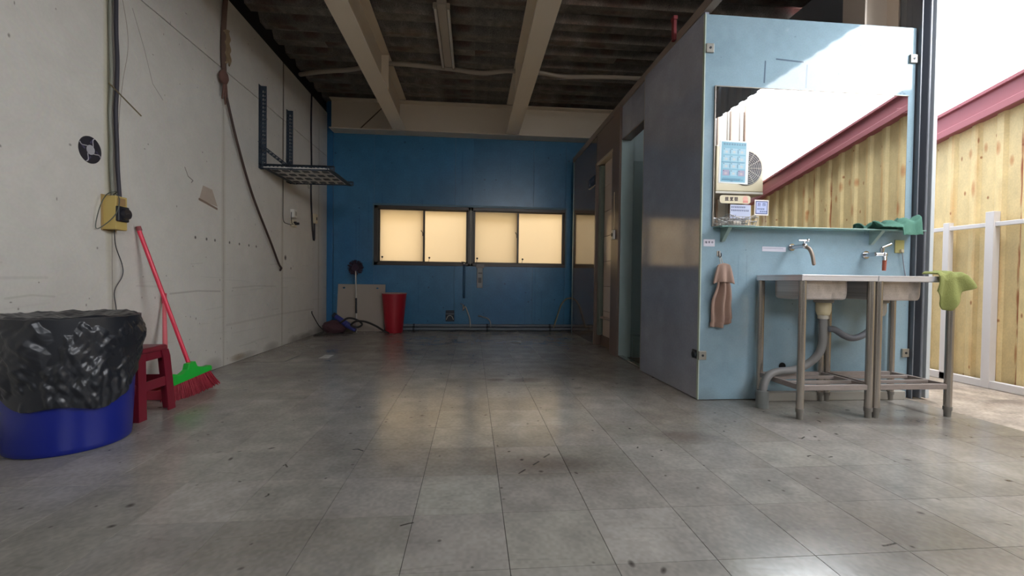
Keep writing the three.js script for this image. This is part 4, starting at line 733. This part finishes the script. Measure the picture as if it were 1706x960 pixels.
{ // broom leaning on the wall
  const t = thing('broom', 'broom with a pink handle and green head leaning on the white wall', 'broom', [-1.885, 0, -3.19]);
  obj('handle', [cyl([0.0, 0.17, 0], [-0.272, 1.09, 0.075], 0.0125, 0.0125, 16)], M.pink, t);
  obj('grip_cap', cyl([-0.268, 1.085, 0.074], [-0.276, 1.112, 0.076], 0.015, 0.015, 16), std('#8a3f42', 0.5), t);
  const s = new THREE.Shape(); s.moveTo(-0.17, 0); s.lineTo(0.17, 0); s.quadraticCurveTo(0.185, 0.02, 0.165, 0.028); s.quadraticCurveTo(0.1, 0.028, 0.04, 0.06); s.lineTo(0.026, 0.095); s.lineTo(-0.026, 0.095); s.lineTo(-0.04, 0.06); s.quadraticCurveTo(-0.1, 0.03, -0.13, 0.05); s.quadraticCurveTo(-0.16, 0.075, -0.182, 0.05); s.quadraticCurveTo(-0.19, 0.01, -0.17, 0);
  const yaw = Math.PI / 2 - 0.12, hd = obj('head', extr(s, 0.03, 0.006).translate(0, 0, -0.015), M.green, t); hd.position.set(0.0, 0.115, 0); hd.rotation.set(0, yaw, 0.1);
  const r = rng(71), br = []; for (let k = 0; k < 900; k++) { const u = (r() - 0.5) * 0.33, w = (r() - 0.5) * 0.03, f = 1.28 + 0.1 * r(), a = V(u, 0.0, w), b = V(u * f + (r() - 0.5) * 0.02, -0.11 - 0.012 * r(), w * 3.2 + (r() - 0.5) * 0.015); br.push(cyl(a.toArray(), b.toArray(), 0.0026, 0.0022, 4)); }
  const bm = obj('bristles', br, std('#9a2436', 0.6), t); bm.position.copy(hd.position); bm.rotation.copy(hd.rotation); bm.userData.kind = 'stuff';
}
{ // dustpan on a long handle behind the broom
  const t = thing('dustpan', 'pink long-handled dustpan standing behind the broom', 'dustpan', [-2.0, 0, -3.2]), m = std('#c9495a', 0.4);
  const S = new THREE.Shape(); S.moveTo(-0.15, 0); S.lineTo(0.15, 0); S.lineTo(0.13, 0.2); S.lineTo(-0.13, 0.2); S.closePath();
  const pan = obj('pan', [extr(S, 0.004).rotateX(-Math.PI / 2), bx(-0.152, -0.146, 0, 0.06, -0.19, 0, 0.002), bx(0.146, 0.152, 0, 0.06, -0.19, 0, 0.002), bx(-0.14, 0.14, 0, 0.1, -0.205, -0.198, 0.002)], m, t); pan.rotation.y = Math.PI / 2 - 0.05; pan.position.set(0.045, 0.002, 0.02);
  obj('pole', [cyl([-0.03, 0.08, 0.03], [-0.165, 0.66, -0.165], 0.017, 0.011, 14)], std('#dd6a72', 0.4), t);
  obj('grip', cyl([-0.151, 0.6, -0.145], [-0.166, 0.668, -0.167], 0.015, 0.015, 14), std('#d13c55', 0.4), t);
}

// ---------------------------------------------------------------- ceiling things
{
  const t = thing('batten_lamp', 'twin-tube fluorescent batten under the corrugated ceiling', 'lamp', [-0.315, 3.3, -4.87]);
  obj('lamp_body', [bx(-0.045, 0.045, 0.04, 0.118, -0.62, 0.62, 0.006), bx(-0.072, 0.072, 0.05, 0.06, -0.62, 0.62, 0.003)], std('#b0a596', 0.5), t);
  for (const s of [-1, 1]) { obj('fluorescent_tube', cyl([s * 0.062, 0.03, -0.6], [s * 0.062, 0.03, 0.6], 0.0145, 0.0145, 16), std('#d6d0c8', 0.3), t); for (const e of [-1, 1]) obj('lamp_holder', bx(s * 0.062 - 0.018, s * 0.062 + 0.018, 0.008, 0.055, e * 0.61 - 0.014, e * 0.61 + 0.014, 0.004), std('#a39887', 0.5), t); }
  tag(obj('ceiling_conduit', tube([[-2.17, 3.33, -5.87], [-1.9, 3.335, -5.78], [-1.5, 3.33, -5.66], [-1.2, 3.345, -5.55], [-0.9, 3.345, -5.48], [-0.3, 3.34, -5.53], [0.1, 3.325, -5.56], [0.4, 3.34, -5.5], [0.8, 3.345, -5.52], [1.1, 3.325, -5.54], [1.6, 3.335, -5.52], [2.2, 3.335, -5.5]], 0.026, 160, 12), std('#b5aa9a', 0.6)), 'pale wavy conduit strung across the ceiling', 'conduit');
}

// ---------------------------------------------------------------- things along the back wall
{
  const pm = std('#737a80', 0.45);
  for (const [y, z, label] of [[0.075, -6.965, 'upper grey pipe along the foot of the blue wall'], [0.028, -6.93, 'lower grey pipe along the foot of the blue wall']]) { const t = thing('floor_pipe', label, 'pipe', [0, y, z], 0, 'pipes along the foot of the blue wall'); obj('pipe', cyl([-1.75, 0, 0], [3.0, 0, 0], 0.024, 0.024, 16), pm, t); for (const x of [-0.9, 0.22, 1.2]) obj('pipe_clip', cyl([x, 0, 0], [x + 0.03, 0, 0], 0.028, 0.028, 16), M.darkMetal, t); }
  const b = thing('leaning_board', 'beige board with two cut-outs leaning on the blue wall', 'board', [-1.66, 0, -6.86]), s = rect(-0.345, 0.345, 0, 0.7); for (const x of [-0.26, 0.23]) { const e = new THREE.Path(); e.absellipse(x, 0.645, 0.022, 0.014, 0, Math.PI * 2); s.holes.push(e); }
  const bo = obj('board', extr(s, 0.018, 0.002), std('#a89c8f', 0.6), b); bo.rotation.x = -0.13;
  const r = thing('waste_bin', 'tall dark red plastic bin in front of the blue wall', 'bin', [-1.14, 0, -6.7]);
  obj('bin_body', lathe([[0, 0.004], [0.118, 0], [0.124, 0.006], [0.176, 0.575], [0.172, 0.575], [0.116, 0.02], [0, 0.02]], 40), std('#a8202f', 0.4), r); obj('rim', new THREE.TorusGeometry(0.177, 0.007, 8, 48).rotateX(Math.PI / 2).translate(0, 0.575, 0), std('#a88a80', 0.5), r);
  const f = thing('pole_brush', 'round dark brush head on a pale pole propped at the back', 'brush', [-1.66, 0, -6.64]);
  obj('pole', cyl([0, 0.0, 0], [-0.04, 0.9, -0.09], 0.011, 0.011, 12), M.alu, f); obj('grip', cyl([-0.0125, 0.28, -0.028], [-0.0222, 0.5, -0.05], 0.015, 0.015, 12), M.black, f);
  const rr = rng(3), hb = [disc(0.05, 0.05, 20).rotateX(Math.PI / 2).translate(-0.042, 0.945, -0.09)]; for (let k = 0; k < 260; k++) { const a = rr() * 6.283, e = (rr() - 0.5) * 0.7, L = 0.09 + 0.03 * rr(), c0 = V(-0.042, 0.945, -0.09); hb.push(cyl(c0.toArray(), [c0.x + L * Math.cos(a) * Math.cos(e), c0.y + L * Math.sin(a) * Math.cos(e), c0.z + 0.05 * Math.sin(e)], 0.004, 0.003, 4)); }
  obj('brush_head', hb, std('#3a2a3a', 0.8), f); 
  // bundle in the corner
  const bag = new THREE.SphereGeometry(1, 36, 24), bp = bag.attributes.position; for (let i = 0; i < bp.count; i++) { const q = V().fromBufferAttribute(bp, i), k = 1 + 0.3 * fbm(q.x * 2.2, q.y * 2.2 + 4, q.z * 2.2, 4); bp.setXYZ(i, q.x * 0.17 * k, Math.max(-0.075, q.y * 0.1 * k), q.z * 0.13 * k); } bag.computeVertexNormals();
  tag(obj('cloth_bundle', bag, std('#54383e', 0.9), scene, [-1.98, 0.077, -6.68]), 'dull purple cloth bundle on the floor in the back corner', 'bundle');
  const v = thing('vacuum_nozzle', 'blue-violet tool tilted over the bundle in the back corner', 'nozzle', [-1.8, 0.1, -6.6]); obj('nozzle_body', [cyl([-0.17, 0.15, -0.05], [0.02, 0.02, 0], 0.03, 0.045, 16), cyl([0.02, 0.02, 0], [0.14, -0.06, 0.02], 0.045, 0.025, 16)], std('#3a3f86', 0.4), v); obj('collar', cyl([-0.19, 0.163, -0.053], [-0.155, 0.14, -0.047], 0.036, 0.036, 16), M.darkMetal, v);
  tag(obj('black_hose', tube([[-1.84, 0.16, -6.47], [-1.74, 0.225, -6.48], [-1.62, 0.2, -6.5], [-1.55, 0.14, -6.5], [-1.6, 0.1, -6.46], [-1.68, 0.13, -6.43], [-1.62, 0.185, -6.43], [-1.5, 0.18, -6.46], [-1.36, 0.12, -6.48], [-1.25, 0.05, -6.48], [-1.18, 0.016, -6.48]], 0.014, 150, 10), std('#2c2622', 0.6)), 'dark hose looping in front of the leaning board', 'hose');
  tag(obj('tangled_cord', tube([[LX + 0.012, 0.33, -6.3], [LX + 0.02, 0.29, -6.3], [LX + 0.08, 0.14, -6.36], [LX + 0.13, 0.05, -6.42], [LX + 0.1, 0.012, -6.38], [LX + 0.04, 0.01, -6.3], [LX + 0.1, 0.01, -6.24], [LX + 0.24, 0.01, -6.36], [LX + 0.42, 0.012, -6.4], [LX + 0.5, 0.01, -6.5]], 0.007, 140, 8), std('#322b2a', 0.6)), 'tangled dark cord from the left wall to the floor', 'cord');
  // wall fittings
  const q = thing('remote_holder', 'pale remote control in a holder under the window', 'remote', [0.118, 0.66, BZ]); obj('holder', bx(-0.062, 0.062, 0.31, 0.372, 0.001, 0.03, 0.004), std('#8d8a86', 0.5), q); obj('remote_body', bx(-0.05, 0.04, 0, 0.33, 0.002, 0.022, 0.006), std('#a09d99', 0.5), q); obj('keypad', [bx(-0.03, 0.02, 0.08, 0.16, 0.0215, 0.024, 0.001), bx(-0.03, 0.03, 0.22, 0.24, 0.0215, 0.024, 0.001)], std('#5d5b5a', 0.5), q);
  const w = thing('wall_pipe', 'dark blue pipe with a chrome elbow rising to the window middle', 'pipe', [-0.13, 0.5, BZ]); obj('pipe', cyl([0, 0, 0.022], [0, 0.52, 0.022], 0.018, 0.018, 14), std('#22506f', 0.4), w); obj('elbow', [tube([[0, 0.5, 0.022], [0, 0.545, 0.03], [-0.04, 0.55, 0.045]], 0.016, 16, 10), new THREE.SphereGeometry(0.024, 12, 8).translate(0, 0.53, 0.03)], M.chrome, w);
  const x = thing('stop_valve', 'small metal stop valve with a short hose low on the blue wall', 'valve', [-0.135, 0.36, BZ]); obj('valve_body', [cyl([0, 0, 0], [0, 0, 0.07], 0.012), cyl([0, -0.05, 0.06], [0, 0.04, 0.06], 0.014)], M.chrome, x); obj('lever', cyl([0, 0.04, 0.06], [-0.05, 0.06, 0.07], 0.006), M.chrome, x); obj('hose', tube([[0, -0.03, 0.06], [0.03, 0.01, 0.07], [0.07, -0.08, 0.07], [0.1, -0.18, 0.06], [0.11, -0.3, 0.05]], 0.01, 50, 8), M.pvc, x);
  tag(obj('short_hose', tube([[0.1, 0.225, -6.98], [0.16, 0.215, -6.95], [0.24, 0.19, -6.93], [0.28, 0.14, -6.92], [0.29, 0.06, -6.93]], 0.01, 60, 8), std('#8a8d8c', 0.5)), 'short grey hose bending from the blue wall to the pipes', 'hose');
  tag(obj('arched_hose', tube([[1.27, 0.06, -6.9], [1.31, 0.18, -6.9], [1.345, 0.3, -6.9], [1.39, 0.42, -6.9], [1.46, 0.5, -6.9], [1.56, 0.515, -6.9], [1.66, 0.46, -6.9], [1.72, 0.33, -6.9], [1.74, 0.1, -6.9]], 0.012, 120, 8), std('#8d8a72', 0.5)), 'pale hose arching up from the pipes beside the brown panel', 'hose');
  const o = thing('floor_outlet', 'small dark outlet box low on the blue wall', 'socket', [-0.34, 0.14, BZ]); obj('box_body', bx(-0.065, 0.065, 0, 0.17, 0, 0.045, 0.006), std('#1f2a36', 0.5), o); obj('lid', bx(-0.068, 0.068, 0.11, 0.122, 0.0, 0.062, 0.003), std('#6a7078', 0.5), o); obj('wire_arch', tube([[-0.055, 0.03, 0.048], [-0.03, 0.08, 0.05], [0.0, 0.092, 0.05], [0.03, 0.08, 0.05], [0.055, 0.03, 0.048]], 0.005, 30, 6), M.pvc, o);
}

scene.traverse((o) => { if (o.isMesh) { o.castShadow = true; o.receiveShadow = true; } });
renderer.render(scene, camera);
